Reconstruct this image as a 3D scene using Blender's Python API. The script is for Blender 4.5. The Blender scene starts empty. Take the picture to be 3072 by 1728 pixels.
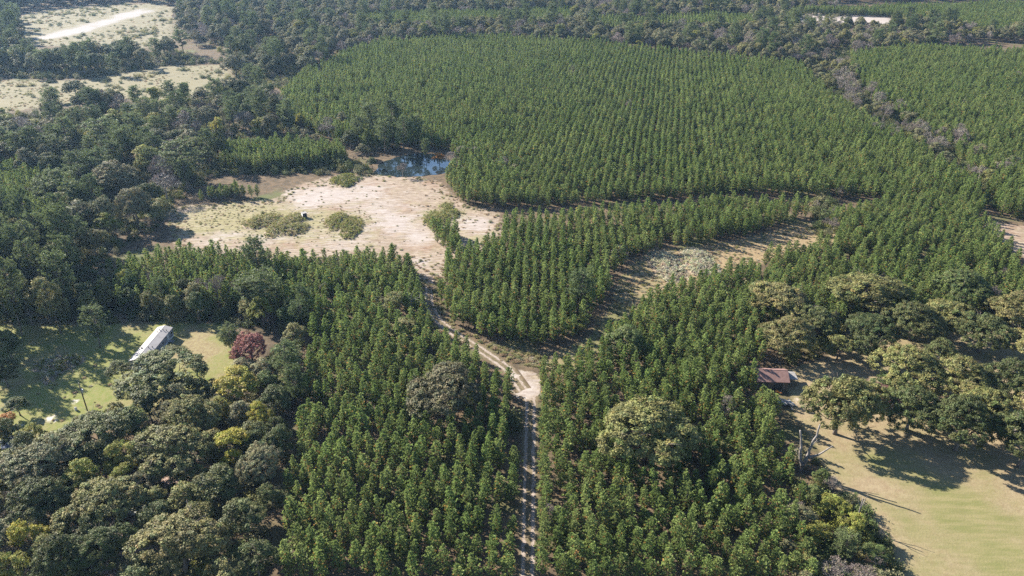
import bpy, math, random
import numpy as np
from mathutils import Vector

R = math.radians
rng = np.random.default_rng(11)
random.seed(11)

# ------------------------------------------------------------------ camera, sky, sun, exposure
scene = bpy.context.scene
CAM_H = 120.0
PITCH = R(28.0)
HALF = 1536.0 / 2300.0                       # tangent of half the horizontal view
cam_d = bpy.data.cameras.new('camera')
cam = bpy.data.objects.new('camera', cam_d)
scene.collection.objects.link(cam)
cam.location = (0, 0, CAM_H)
cam.rotation_euler = (R(90) - PITCH, 0, 0)
cam_d.sensor_fit = 'HORIZONTAL'
cam_d.angle = 2 * math.atan(HALF)
cam_d.clip_start = 0.5
cam_d.clip_end = 8000
scene.camera = cam

SUN_EL = R(30.0)
SHADOW_DIR = R(-34.0)                        # direction in which shadows fall on the ground
light_dir = Vector((math.cos(SHADOW_DIR) * math.cos(SUN_EL), math.sin(SHADOW_DIR) * math.cos(SUN_EL), -math.sin(SUN_EL)))
world = bpy.data.worlds.new('World')
scene.world = world
world.use_nodes = True
wn = world.node_tree.nodes
bg = wn['Background']
sky = wn.new('ShaderNodeTexSky')
sky.sky_type = 'NISHITA'
sky.sun_disc = False
sky.sun_elevation = SUN_EL
sky.sun_rotation = math.atan2(-light_dir.x, -light_dir.y)
sky.altitude = 100
sky.dust_density = 0.3
sky.ozone_density = 3.0
world.node_tree.links.new(sky.outputs[0], bg.inputs[0])
bg.inputs[1].default_value = 0.07
sun_d = bpy.data.lights.new('sun', 'SUN')
sun_d.energy = 5.0
sun_d.angle = R(0.5)
sun_d.color = (1.0, 0.93, 0.82)
sun = bpy.data.objects.new('sun', sun_d)
scene.collection.objects.link(sun)
sun.rotation_euler = light_dir.to_track_quat('-Z', 'Y').to_euler()
sun.location = (-200, 200, 300)
scene.view_settings.view_transform = 'Standard'
scene.view_settings.look = 'None'
scene.view_settings.gamma = 1.0
scene.view_settings.exposure = 2.1
scene.cycles.max_bounces = 5
scene.cycles.diffuse_bounces = 3
scene.cycles.transmission_bounces = 3
scene.cycles.volume_bounces = 0
scene.cycles.use_adaptive_sampling = False
scene.cycles.use_denoising = False
scene.cycles.denoiser = 'OPENIMAGEDENOISE'
scene.cycles.denoising_input_passes = 'RGB_ALBEDO_NORMAL'
scene.cycles.denoising_prefilter = 'ACCURATE'

# ------------------------------------------------------------------ measuring: where a point of the view stands on the land
K = 3072.0 / 2576.0
def gp(x, y, z=0.0):
    u = (x * K - 1536) / 2300.0
    v = (y * K - 864) / 2300.0
    dy = math.cos(PITCH) - v * math.sin(PITCH)
    dz = -math.sin(PITCH) - v * math.cos(PITCH)
    t = (z - CAM_H) / dz
    return u * t, dy * t
def scale_at(X, Y, Z):                       # view units per metre there
    zc = Y * math.cos(PITCH) - (Z - CAM_H) * math.sin(PITCH)
    return 2300.0 / zc / K
def pj(X, Y, Z):
    zc = Y * math.cos(PITCH) - (Z - CAM_H) * math.sin(PITCH)
    yc = -Y * math.sin(PITCH) - (Z - CAM_H) * math.cos(PITCH)
    return (1536 + 2300 * X / zc) / K, (864 + 2300 * yc / zc) / K
def poly(pts):
    return np.array([gp(*p) for p in pts])
def inside(P, pg):
    x, y = P[:, 0], P[:, 1]
    res = np.zeros(len(P), bool)
    n = len(pg)
    for i in range(n):
        x1, y1 = pg[i]; x2, y2 = pg[(i + 1) % n]
        c = (y1 > y) != (y2 > y)
        with np.errstate(divide='ignore', invalid='ignore'):
            res ^= c & (x < (x2 - x1) * (y - y1) / (y2 - y1 + 1e-12) + x1)
    return res
def edge_dist(P, pg, closed=True):
    d = np.full(len(P), 1e9)
    n = len(pg)
    for i in range(n if closed else n - 1):
        a = pg[i]; b = pg[(i + 1) % n]
        ab = b - a
        t = np.clip(((P - a) @ ab) / (ab @ ab + 1e-12), 0, 1)
        d = np.minimum(d, np.hypot(*(P - a - t[:, None] * ab).T))
    return d
def sdist(P, pg):
    d = edge_dist(P, pg)
    return np.where(inside(P, pg), d, -d)

# ------------------------------------------------------------------ object helpers
col = scene.collection
def tag(o, label=None, cat=None, group=None, kind=None):
    if label: o['label'] = label
    if cat: o['category'] = cat
    if group: o['group'] = group
    if kind: o['kind'] = kind
    return o
def link(name, me, parent=None):
    o = bpy.data.objects.new(name, me)
    col.objects.link(o)
    if parent: o.parent = parent
    return o
def empty(name, loc, rz=0.0, s=(1, 1, 1)):
    o = bpy.data.objects.new(name, None)
    col.objects.link(o)
    o.location = loc; o.rotation_euler = (0, 0, rz); o.scale = s
    o.empty_display_size = 0.3
    return o
def mesh_np(name, V, F, mats, midx=None, tint=None, smooth=False):
    """V (n,3), F list of (m,k) index arrays"""
    me = bpy.data.meshes.new(name)
    V = np.asarray(V, np.float32)
    me.vertices.add(len(V)); me.vertices.foreach_set('co', V.ravel())
    loops = np.concatenate([f.ravel() for f in F]).astype(np.int32)
    tot = np.concatenate([np.full(len(f), f.shape[1]) for f in F]).astype(np.int32)
    start = np.concatenate([[0], np.cumsum(tot)[:-1]]).astype(np.int32)
    me.loops.add(len(loops)); me.loops.foreach_set('vertex_index', loops)
    me.polygons.add(len(tot)); me.polygons.foreach_set('loop_start', start)
    me.polygons.foreach_set('loop_total', tot)
    if midx is not None: me.polygons.foreach_set('material_index', np.asarray(midx, np.int32))
    me.polygons.foreach_set('use_smooth', np.full(len(tot), smooth, bool))
    for m in mats: me.materials.append(m)
    if tint is not None:
        a = me.attributes.new('tint', 'FLOAT_COLOR', 'POINT')
        t = np.ones((len(V), 4), np.float32); t[:, :3] = tint
        a.data.foreach_set('color', t.ravel())
    me.update(calc_edges=True)
    return me
class MB:
    """collects boxes, tubes and faces into ONE mesh"""
    def __init__(s): s.V = []; s.F = {}; s.n = 0; s.M = {}
    def add(s, V, F, mi=0):
        V = np.asarray(V, float)
        for f in F:
            s.F.setdefault((len(f), mi), []).append([i + s.n for i in f])
        s.V.append(V); s.n += len(V)
        return s
    def box(s, c, d, rz=0.0, mi=0, taper=0.0):
        x, y, z = np.array(d) / 2
        v = np.array([(-x, -y, -z), (x, -y, -z), (x, y, -z), (-x, y, -z), (-x, -y, z), (x, -y, z), (x, y, z), (-x, y, z)])
        v[4:, :2] *= 1 - taper
        cs, sn = math.cos(rz), math.sin(rz)
        v = np.stack([v[:, 0] * cs - v[:, 1] * sn, v[:, 0] * sn + v[:, 1] * cs, v[:, 2]], 1) + np.array(c)
        return s.add(v, [(0, 3, 2, 1), (4, 5, 6, 7), (0, 1, 5, 4), (1, 2, 6, 5), (2, 3, 7, 6), (3, 0, 4, 7)], mi)
    def tube(s, P, rad, k=6, mi=0):
        P = np.asarray(P, float); n = len(P)
        rad = np.broadcast_to(np.asarray(rad, float), (n,))
        T = np.gradient(P, axis=0); T /= np.linalg.norm(T, axis=1)[:, None] + 1e-9
        ref = np.array([0.3, 0.9, 0.1]) if abs(T[0, 2]) > 0.7 else np.array([0, 0, 1.0])
        V = []
        for i in range(n):
            a = np.cross(T[i], ref); a /= np.linalg.norm(a) + 1e-9
            b = np.cross(T[i], a)
            for j in range(k):
                t = 2 * math.pi * j / k
                V.append(P[i] + rad[i] * (math.cos(t) * a + math.sin(t) * b))
        F = [(i * k + j, i * k + (j + 1) % k, (i + 1) * k + (j + 1) % k, (i + 1) * k + j) for i in range(n - 1) for j in range(k)]
        F.append(tuple(range(k - 1, -1, -1))); F.append(tuple((n - 1) * k + j for j in range(k)))
        return s.add(V, F, mi)
    def mesh(s, name, mats, tint=None, smooth=False):
        V = np.concatenate(s.V)
        Fs = []; mi = []
        for (k, m), fl in s.F.items():
            Fs.append(np.array(fl)); mi += [m] * len(fl)
        return mesh_np(name, V, Fs, mats, mi, tint, smooth)
    def build(s, name, mat, parent=None, smooth=False):
        return link(name, s.mesh(name, mat if isinstance(mat, list) else [mat], smooth=smooth), parent)

# ------------------------------------------------------------------ materials
def newmat(name):
    m = bpy.data.materials.new(name); m.use_nodes = True
    nt = m.node_tree
    for n in list(nt.nodes): nt.nodes.remove(n)
    out = nt.nodes.new('ShaderNodeOutputMaterial')
    return m, nt, out
def N(nt, t, **kw):
    n = nt.nodes.new(t)
    for k, v in kw.items(): setattr(n, k, v)
    return n
def noise(nt, vec, scale, detail=4, rough=0.55):
    n = N(nt, 'ShaderNodeTexNoise'); n.inputs['Scale'].default_value = scale
    n.inputs['Detail'].default_value = detail; n.inputs['Roughness'].default_value = rough
    if vec is not None: nt.links.new(vec, n.inputs['Vector'])
    return n.outputs['Fac']
def math_(nt, op, a, b=None, c=None):
    n = N(nt, 'ShaderNodeMath', operation=op)
    for i, v in enumerate((a, b, c)):
        if v is None: continue
        if isinstance(v, (int, float)): n.inputs[i].default_value = v
        else: nt.links.new(v, n.inputs[i])
    return n.outputs[0]
def ramp(nt, fac, lo, hi):
    n = N(nt, 'ShaderNodeMapRange', interpolation_type='SMOOTHSTEP')
    n.inputs[1].default_value = lo; n.inputs[2].default_value = hi
    nt.links.new(fac, n.inputs[0])
    return n.outputs[0]
def mix(nt, fac, a, b, bt='MIX'):
    n = N(nt, 'ShaderNodeMix', data_type='RGBA', blend_type=bt)
    for s, v in ((n.inputs[0], fac), (n.inputs[6], a), (n.inputs[7], b)):
        if isinstance(v, (int, float)): s.default_value = v
        elif isinstance(v, tuple): s.default_value = (*v, 1) if len(v) == 3 else v
        else: nt.links.new(v, s)
    return n.outputs[2]
def pos(nt): return N(nt, 'ShaderNodeNewGeometry').outputs['Position']
def attr(nt, name, out='Fac'):
    n = N(nt, 'ShaderNodeAttribute', attribute_name=name)
    return n.outputs[out]

def foliage(name, c1, c2, var=0.35, trans=0.22, rough=0.6):
    """leaf material: two hues mixed per plant, tint per clump stored on the mesh"""
    m, nt, out = newmat(name)
    rnd = N(nt, 'ShaderNodeObjectInfo').outputs['Random']
    oi = N(nt, 'ShaderNodeObjectInfo')
    drift = noise(nt, oi.outputs['Location'], 0.022, 3, 0.6)
    c = mix(nt, ramp(nt, math_(nt, 'ADD', rnd, math_(nt, 'MULTIPLY_ADD', drift, 2.4, -1.2)), 0.0, 1.0), c1, c2)
    r2 = math_(nt, 'FRACT', math_(nt, 'MULTIPLY', rnd, 37.7))
    val = math_(nt, 'MULTIPLY_ADD', r2, var, 1 - var / 2)
    h = N(nt, 'ShaderNodeHueSaturation')
    nt.links.new(c, h.inputs['Color']); nt.links.new(val, h.inputs['Value'])
    c = mix(nt, 1.0, h.outputs[0], attr(nt, 'tint', 'Color'), 'MULTIPLY')
    b = N(nt, 'ShaderNodeBsdfPrincipled')
    b.inputs['Roughness'].default_value = rough
    b.inputs['Specular IOR Level'].default_value = 0.14
    nt.links.new(c, b.inputs['Base Color'])
    t = N(nt, 'ShaderNodeBsdfTranslucent'); nt.links.new(c, t.inputs[0])
    mx = N(nt, 'ShaderNodeMixShader'); mx.inputs[0].default_value = trans
    nt.links.new(b.outputs[0], mx.inputs[1]); nt.links.new(t.outputs[0], mx.inputs[2])
    nt.links.new(mx.outputs[0], out.inputs[0])
    return m
def plain(name, c1, c2=None, scale=3.0, rough=0.8, metal=0.0, bump=0.0):
    m, nt, out = newmat(name)
    b = N(nt, 'ShaderNodeBsdfPrincipled')
    b.inputs['Roughness'].default_value = rough; b.inputs['Metallic'].default_value = metal
    tc = N(nt, 'ShaderNodeTexCoord').outputs['Object']
    f = noise(nt, tc, scale, 5, 0.6)
    c2 = c2 or tuple(v * 0.7 for v in c1)
    nt.links.new(mix(nt, ramp(nt, f, 0.35, 0.65), c1, c2), b.inputs['Base Color'])
    if bump:
        bp = N(nt, 'ShaderNodeBump'); bp.inputs['Strength'].default_value = bump
        nt.links.new(f, bp.inputs['Height']); nt.links.new(bp.outputs[0], b.inputs['Normal'])
    nt.links.new(b.outputs[0], out.inputs[0])
    return m

M = {}
M['pine'] = foliage('pine_needles', (0.124, 0.172, 0.054), (0.168, 0.208, 0.074), 0.40, 0.38)
M['pine_old'] = foliage('mature_pine_needles', (0.084, 0.112, 0.042), (0.112, 0.136, 0.054), 0.3, 0.36)
M['oak'] = foliage('oak_leaves', (0.135, 0.136, 0.046), (0.165, 0.152, 0.058), 0.3)
M['oak_dark'] = foliage('dark_oak_leaves', (0.064, 0.078, 0.027), (0.092, 0.100, 0.036), 0.25)
M['oak_brown'] = foliage('brownish_oak_leaves', (0.100, 0.092, 0.046), (0.105, 0.096, 0.048), 0.1)
M['oak_grey'] = foliage('grey_oak_leaves', (0.135, 0.136, 0.068), (0.165, 0.152, 0.078), 0.3)
M['green'] = foliage('green_leaves', (0.070, 0.098, 0.030), (0.100, 0.120, 0.040), 0.3)
M['yellowgreen'] = foliage('yellow_green_leaves', (0.180, 0.190, 0.042), (0.210, 0.205, 0.050), 0.2, 0.3)
M['yellow'] = foliage('yellow_leaves', (0.260, 0.245, 0.038), (0.285, 0.255, 0.050), 0.2, 0.3)
M['red'] = foliage('red_leaves', (0.200, 0.078, 0.064), (0.200, 0.078, 0.064), 0.1)
M['orange'] = foliage('orange_leaves', (0.330, 0.150, 0.030), (0.300, 0.140, 0.040), 0.2)
M['twig'] = foliage('bare_twigs', (0.175, 0.150, 0.125), (0.150, 0.120, 0.105), 0.3, 0.05)
M['bark'] = plain('bark', (0.13, 0.105, 0.085), (0.07, 0.055, 0.045), 2.5, 0.9, bump=0.5)
M['bark_pale'] = plain('pale_bark', (0.27, 0.235, 0.20), (0.15, 0.13, 0.11), 2.0, 0.9, bump=0.5)
M['deadwood'] = plain('dead_wood', (0.17, 0.15, 0.135), (0.09, 0.078, 0.07), 2.0, 0.9, bump=0.4)
M['weed'] = foliage('weeds', (0.23, 0.22, 0.085), (0.27, 0.245, 0.12), 0.3, 0.35)
M['weed_pale'] = foliage('pale_weeds', (0.36, 0.35, 0.21), (0.34, 0.31, 0.23), 0.3, 0.35)
M['drygrass'] = foliage('dry_grass', (0.34, 0.265, 0.17), (0.30, 0.215, 0.14), 0.3, 0.35)

FLOOR_A, FLOOR_B = (0.060, 0.046, 0.030), (0.105, 0.074, 0.045)
def floor_col(nt, p):
    a = mix(nt, ramp(nt, noise(nt, p, 0.35, 5), 0.35, 0.65), FLOOR_A, FLOOR_B)
    return mix(nt, ramp(nt, noise(nt, p, 0.05, 3), 0.5, 0.7), a, (0.075, 0.082, 0.032))
def ground_mat(name, layers, bump=0.35, rough=0.95):
    """layers(nt, p) -> colour; blends to forest floor where the 'edge' attribute runs out"""
    m, nt, out = newmat(name)
    p = pos(nt)
    b = N(nt, 'ShaderNodeBsdfPrincipled'); b.inputs['Roughness'].default_value = rough
    b.inputs['Specular IOR Level'].default_value = 0.1
    c = floor_col(nt, p)
    if layers:
        e = math_(nt, 'ADD', attr(nt, 'edge'), math_(nt, 'MULTIPLY_ADD', noise(nt, p, 0.45, 5, 0.65), 1.6, -0.8))
        c = mix(nt, ramp(nt, e, 0.30, 0.62), c, layers(nt, p))
    nt.links.new(c, b.inputs['Base Color'])
    bp = N(nt, 'ShaderNodeBump'); bp.inputs['Strength'].default_value = bump; bp.inputs['Distance'].default_value = 0.25
    nt.links.new(noise(nt, p, 2.2, 6, 0.7), bp.inputs['Height']); nt.links.new(bp.outputs[0], b.inputs['Normal'])
    nt.links.new(b.outputs[0], out.inputs[0])
    return m
def lay_clearing(nt, p):
    st = N(nt, 'ShaderNodeMapping'); st.inputs['Rotation'].default_value = (0, 0, 0.2); st.inputs['Scale'].default_value = (0.35, 1.0, 1)
    nt.links.new(p, st.inputs[0])
    q = st.outputs[0]
    fine = noise(nt, q, 0.75, 9, 0.82)
    dry = mix(nt, ramp(nt, fine, 0.38, 0.62), (0.255, 0.205, 0.155), (0.125, 0.090, 0.062))
    dry = mix(nt, ramp(nt, noise(nt, p, 0.06, 5, 0.65), 0.50, 0.68), dry, mix(nt, ramp(nt, fine, 0.38, 0.62), (0.215, 0.150, 0.105), (0.130, 0.082, 0.055)))
    grn = mix(nt, ramp(nt, fine, 0.36, 0.64), (0.215, 0.185, 0.100), (0.115, 0.105, 0.048))
    c = mix(nt, ramp(nt, math_(nt, 'ADD', attr(nt, 'green'), math_(nt, 'MULTIPLY_ADD', noise(nt, p, 0.16, 9, 0.75), 2.6, -1.3)), 0.05, 0.75), dry, grn)
    s = math_(nt, 'ADD', attr(nt, 'sand'), math_(nt, 'MULTIPLY_ADD', noise(nt, q, 0.24, 10, 0.82), 3.6, -1.8))
    sand = mix(nt, ramp(nt, fine, 0.3, 0.7), (0.310, 0.275, 0.250), (0.190, 0.155, 0.132))
    c = mix(nt, ramp(nt, s, 0.10, 0.85), c, sand)
    w = N(nt, 'ShaderNodeTexWave', wave_type='RINGS', rings_direction='Z'); w.inputs['Scale'].default_value = 0.16; w.inputs['Distortion'].default_value = 9.0; w.inputs['Detail'].default_value = 3.0; w.inputs['Detail Scale'].default_value = 0.25
    nt.links.new(p, w.inputs['Vector'])
    rut = math_(nt, 'MULTIPLY', ramp(nt, w.outputs['Fac'], 0.78, 0.95), ramp(nt, noise(nt, p, 0.05, 4), 0.45, 0.6))
    return mix(nt, math_(nt, 'MULTIPLY', rut, 0.4), c, (0.300, 0.260, 0.235))
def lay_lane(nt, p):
    g = mix(nt, ramp(nt, noise(nt, p, 0.9, 7, 0.75), 0.35, 0.65), (0.085, 0.088, 0.034), (0.140, 0.122, 0.060))  # grass green, darkened to carry the pines' shade as well
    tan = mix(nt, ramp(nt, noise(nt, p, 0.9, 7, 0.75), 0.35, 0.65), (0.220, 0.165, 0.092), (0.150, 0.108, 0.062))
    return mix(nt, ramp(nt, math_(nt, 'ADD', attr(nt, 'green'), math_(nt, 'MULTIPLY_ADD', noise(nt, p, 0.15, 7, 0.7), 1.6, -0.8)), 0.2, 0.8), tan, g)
def lay_scrub(nt, p):
    a = mix(nt, ramp(nt, noise(nt, p, 0.16, 9, 0.78), 0.36, 0.64), (0.185, 0.160, 0.108), (0.095, 0.088, 0.050))
    a = mix(nt, ramp(nt, math_(nt, 'ADD', attr(nt, 'green'), math_(nt, 'MULTIPLY_ADD', noise(nt, p, 0.045, 6, 0.7), 1.8, -0.9)), 0.1, 0.7), a, (0.150, 0.132, 0.080))
    s = math_(nt, 'ADD', attr(nt, 'sand'), math_(nt, 'MULTIPLY_ADD', noise(nt, p, 0.020, 10, 0.80), 4.2, -2.1))
    return mix(nt, ramp(nt, s, 0.2, 0.8), a, (0.230, 0.212, 0.200))
def lay_lawn(nt, p):
    st = N(nt, 'ShaderNodeMapping'); st.inputs['Rotation'].default_value = (0, 0, 0.35); st.inputs['Scale'].default_value = (0.25, 1.6, 1)
    nt.links.new(p, st.inputs[0])
    g = mix(nt, ramp(nt, noise(nt, st.outputs[0], 0.5, 5, 0.6), 0.35, 0.68), (0.115, 0.115, 0.042), (0.164, 0.143, 0.067))
    tan = mix(nt, ramp(nt, noise(nt, p, 0.7, 6, 0.7), 0.35, 0.65), (0.218, 0.172, 0.106), (0.170, 0.124, 0.076))
    c = mix(nt, ramp(nt, math_(nt, 'ADD', attr(nt, 'green'), math_(nt, 'MULTIPLY_ADD', noise(nt, p, 0.09, 9, 0.68), 1.6, -0.8)), 0.15, 0.85), tan, g)
    c = mix(nt, math_(nt, 'MULTIPLY', ramp(nt, noise(nt, p, 2.6, 6, 0.75), 0.40, 0.70), 0.35), c, (0.114, 0.101, 0.048))
    s = math_(nt, 'ADD', attr(nt, 'sand'), math_(nt, 'MULTIPLY_ADD', noise(nt, p, 0.4, 6, 0.7), 1.4, -0.7))
    return mix(nt, ramp(nt, s, 0.35, 0.65), c, (0.363, 0.315, 0.278))
def lay_yard(nt, p):
    g = mix(nt, ramp(nt, noise(nt, p, 0.6, 6, 0.7), 0.35, 0.65), (0.106, 0.124, 0.030), (0.151, 0.142, 0.055))
    tan = mix(nt, ramp(nt, noise(nt, p, 0.9, 6, 0.7), 0.35, 0.65), (0.193, 0.163, 0.085), (0.145, 0.109, 0.060))
    c = mix(nt, ramp(nt, math_(nt, 'ADD', attr(nt, 'green'), math_(nt, 'MULTIPLY_ADD', noise(nt, p, 0.1, 5, 0.6), 1.6, -0.8)), 0.25, 0.75), tan, g)
    s = math_(nt, 'ADD', attr(nt, 'sand'), math_(nt, 'MULTIPLY_ADD', noise(nt, p, 0.5, 6, 0.7), 1.4, -0.7))
    return mix(nt, ramp(nt, s, 0.35, 0.6), c, (0.375, 0.339, 0.314))
def lay_drive(nt, p):
    return mix(nt, ramp(nt, noise(nt, p, 0.5, 6, 0.7), 0.35, 0.65), (0.325, 0.240, 0.202), (0.221, 0.150, 0.117))
M['ground'] = ground_mat('forest_floor', None)
M['clearing'] = ground_mat('dry_clearing', lay_clearing)
M['lane'] = ground_mat('lane_grass_and_shade', lay_lane)
M['scrub'] = ground_mat('scrubby_field', lay_scrub)
M['lawn'] = ground_mat('mown_grass', lay_lawn, 0.35)
M['yard'] = ground_mat('yard_grass', lay_yard)
M['drive'] = ground_mat('reddish_gravel', lay_drive)

# ------------------------------------------------------------------ large structure: ground sheets
def ground_sheet():
    s = 1700.0
    n = 60
    xs = np.linspace(-s, s, n); ys = np.linspace(-500, 2300, n)
    X, Y = np.meshgrid(xs, ys)
    V = np.stack([X.ravel(), Y.ravel(), np.zeros(n * n)], 1)
    i = np.arange(n * n).reshape(n, n)
    F = np.stack([i[:-1, :-1], i[:-1, 1:], i[1:, 1:], i[1:, :-1]], -1).reshape(-1, 4)
    o = link('ground', mesh_np('ground', V, [F], [M['ground']]))
    tag(o, 'brown forest floor under the pines and hardwoods', 'ground', kind='structure')
ground_sheet()

def blob(P, blobs):
    v = np.zeros(len(P))
    for b in blobs:                           # (x, y, radius in view units across, strength)
        c = np.array(gp(b[0], b[1])); r = b[2] / scale_at(c[0], c[1], 0)
        q = P - c
        v += b[3] * np.exp(-((q[:, 0] / r) ** 2 + (q[:, 1] / (r * (b[4] if len(b) > 4 else 1.2))) ** 2))
    return v
def sheet(name, label, pts, mat, z, step=1.0, green=(), sand=(), g0=0.3, s0=0.0, feather=3.0):
    pg = poly(pts)
    lo = pg.min(0) - 4; hi = pg.max(0) + 4
    nx, ny = int((hi[0] - lo[0]) / step) + 1, int((hi[1] - lo[1]) / step) + 1
    X, Y = np.meshgrid(lo[0] + np.arange(nx) * step, lo[1] + np.arange(ny) * step)
    P = np.stack([X.ravel(), Y.ravel()], 1)
    sd = sdist(P, pg)
    keep = sd > -3.0
    i = np.arange(nx * ny).reshape(ny, nx)
    F = np.stack([i[:-1, :-1], i[:-1, 1:], i[1:, 1:], i[1:, :-1]], -1).reshape(-1, 4)
    F = F[keep[F].any(1)]
    used, inv = np.unique(F, return_inverse=True)
    F = inv.reshape(F.shape)
    P = P[used]; sd = sd[used]
    h = 0.05 * np.sin(P[:, 0] * 0.31 + 1.3 * np.sin(P[:, 1] * 0.17)) * np.cos(P[:, 1] * 0.23)
    V = np.stack([P[:, 0], P[:, 1], z + np.where(sd > 2, np.abs(h), 0)], 1)
    me = mesh_np(name, V, [F], [M[mat]], smooth=True)
    for nm, v in (('edge', np.clip(0.45 + sd / feather * 0.55, -1, 2.2)), ('green', g0 + blob(P, green)), ('sand', s0 + blob(P, sand))):
        a = me.attributes.new(nm, 'FLOAT', 'POINT'); a.data.foreach_set('value', v.astype(np.float32))
    o = link(name, me)
    tag(o, label, name.replace('_', ' ').split('.')[0], kind='structure')
    return pg

CLEARING = [(425, 535), (450, 520), (500, 515), (560, 512), (640, 508), (700, 500), (720, 480), (760, 462), (830, 445), (900, 440), (960, 442),
            (1050, 445), (1110, 460), (1130, 485), (1180, 520), (1245, 530), (1262, 560), (1255, 625), (1160, 645), (1130, 660), (1112, 700), (1090, 740), (1050, 720), (1040, 660),
            (960, 650), (700, 655), (450, 630), (430, 595)]
pg_clear = sheet('clearing', 'dry sandy clearing of pinkish sand and tan grass in front of the pond', CLEARING, 'clearing', 0.03, 0.8,
      green=[(560, 545, 90, 0.7), (690, 560, 110, 0.7), (870, 565, 90, 0.6), (1120, 545, 60, 0.8), (1200, 600, 40, 0.5), (860, 455, 40, 0.5), (500, 560, 60, 0.5)],
      sand=[(830, 490, 70, 0.75), (930, 480, 50, 0.7), (1010, 560, 60, 0.8), (1055, 600, 35, 0.9), (770, 505, 45, 0.7), (730, 480, 25, 0.5), (700, 600, 60, 0.5), (540, 600, 60, 0.5), (880, 603, 70, 0.5), (1195, 565, 45, 0.9), (950, 525, 60, 0.6), (1060, 660, 25, 0.8)], g0=0.05, s0=-0.02, feather=4)
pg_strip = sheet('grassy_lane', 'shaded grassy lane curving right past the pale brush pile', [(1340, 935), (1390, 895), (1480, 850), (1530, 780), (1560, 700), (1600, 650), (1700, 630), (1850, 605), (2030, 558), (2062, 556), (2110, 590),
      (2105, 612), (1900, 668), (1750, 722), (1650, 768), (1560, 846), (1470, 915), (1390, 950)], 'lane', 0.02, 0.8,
      green=[(1500, 830, 130, 0.6), (1850, 650, 90, -0.4), (1990, 600, 60, -0.4)], g0=0.4)  # dark green painted in for shade at the lower end, tan where sunlit
pg_lawn = sheet('lawn', 'mown tan and green lawn in the lower right corner', [(1965, 940), (1990, 1000), (2005, 1060), (2060, 1130), (2075, 1200), (2140, 1260), (2190, 1310), (2230, 1380), (2260, 1500), (2800, 1520), (2800, 830), (2250, 835), (2150, 870), (1985, 930)], 'lawn', 0.03, 0.8,
      green=[(2500, 1370, 130, 0.5), (2380, 1260, 60, 0.3), (2300, 1190, 60, 0.3), (2280, 1320, 40, 0.4), (2200, 1160, 50, 0.25)], sand=[(2005, 1005, 30, 0.6), (2540, 1080, 50, 0.8), (2040, 1030, 25, 0.5)], g0=0.34, s0=-0.25, feather=2.0)
pg_yard = sheet('yard', 'green grassy yard around the long trailer home', [(-120, 815), (180, 815), (560, 812), (600, 850), (610, 910), (560, 960), (420, 1010), (320, 1075), (120, 1110), (-120, 1180)], 'yard', 0.03, 0.8,
      green=[(260, 970, 60, 0.9), (470, 870, 60, -0.3), (150, 1000, 60, 0.3), (300, 920, 80, 0.5), (520, 890, 50, -0.35)], sand=[(188, 1012, 22, 0.75), (130, 1055, 32, 0.8), (60, 1070, 25, 0.6)], g0=0.6, s0=-0.3)
sheet('driveway', 'reddish gravel drive glimpsed between the lower left oaks', [(180, 1480), (300, 1340), (400, 1250), (420, 1165), (505, 1140), (520, 1200), (455, 1310), (360, 1420), (330, 1480)], 'drive', 0.02, 0.9)
pg_field = sheet('field', 'tan weedy field in the upper left between the woods', [(-120, 200), (60, 203), (200, 203), (330, 180), (420, 166), (570, 163), (595, 215), (500, 238), (420, 250), (250, 245), (120, 268), (-120, 300)], 'scrub', 0.02, 2.0,
      green=[(450, 225, 60, 0.5), (330, 230, 60, 0.5)], g0=0.5, s0=-0.9, feather=8)
pg_sandy = sheet('sandy_field', 'bright white sand flat with scrub in the top left corner', [(40, 45), (120, 25), (240, 18), (390, 8), (440, 20), (430, 110), (330, 125), (200, 120), (60, 112)], 'scrub', 0.02, 2.5,
      sand=[(130, 88, 60, 0.75, 1.6), (200, 74, 55, 0.7, 1.8), (265, 56, 55, 0.75, 2.2), (330, 36, 55, 0.8, 2.4), (385, 22, 40, 0.7, 2.2), (110, 95, 40, 0.6, 1.6), (250, 92, 35, 0.5, 1.5)], g0=0.1, s0=-0.55, feather=12)
sheet('hay_field', 'tan dry field at the right edge beyond the pines', [(2460, 558), (2520, 562), (2576, 568), (2720, 590), (2720, 720), (2600, 660), (2530, 625)], 'clearing', 0.02, 1.5, g0=0.1, s0=-0.1, feather=4)
sheet('sand_lane', 'pale sandy lane far off near the top right', [(1985, 36), (2100, 32), (2240, 44), (2245, 62), (2080, 62), (1990, 58)], 'clearing', 0.02, 3.0, s0=1.0, g0=0, feather=10)
sheet('weedy_lane', 'brownish weedy lane running down through the right-hand pines', [(2245, 495), (2275, 495), (2350, 560), (2460, 660), (2440, 672), (2330, 590), (2270, 530)], 'clearing', 0.02, 1.0, s0=-0.35, g0=0.3, feather=3)

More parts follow.
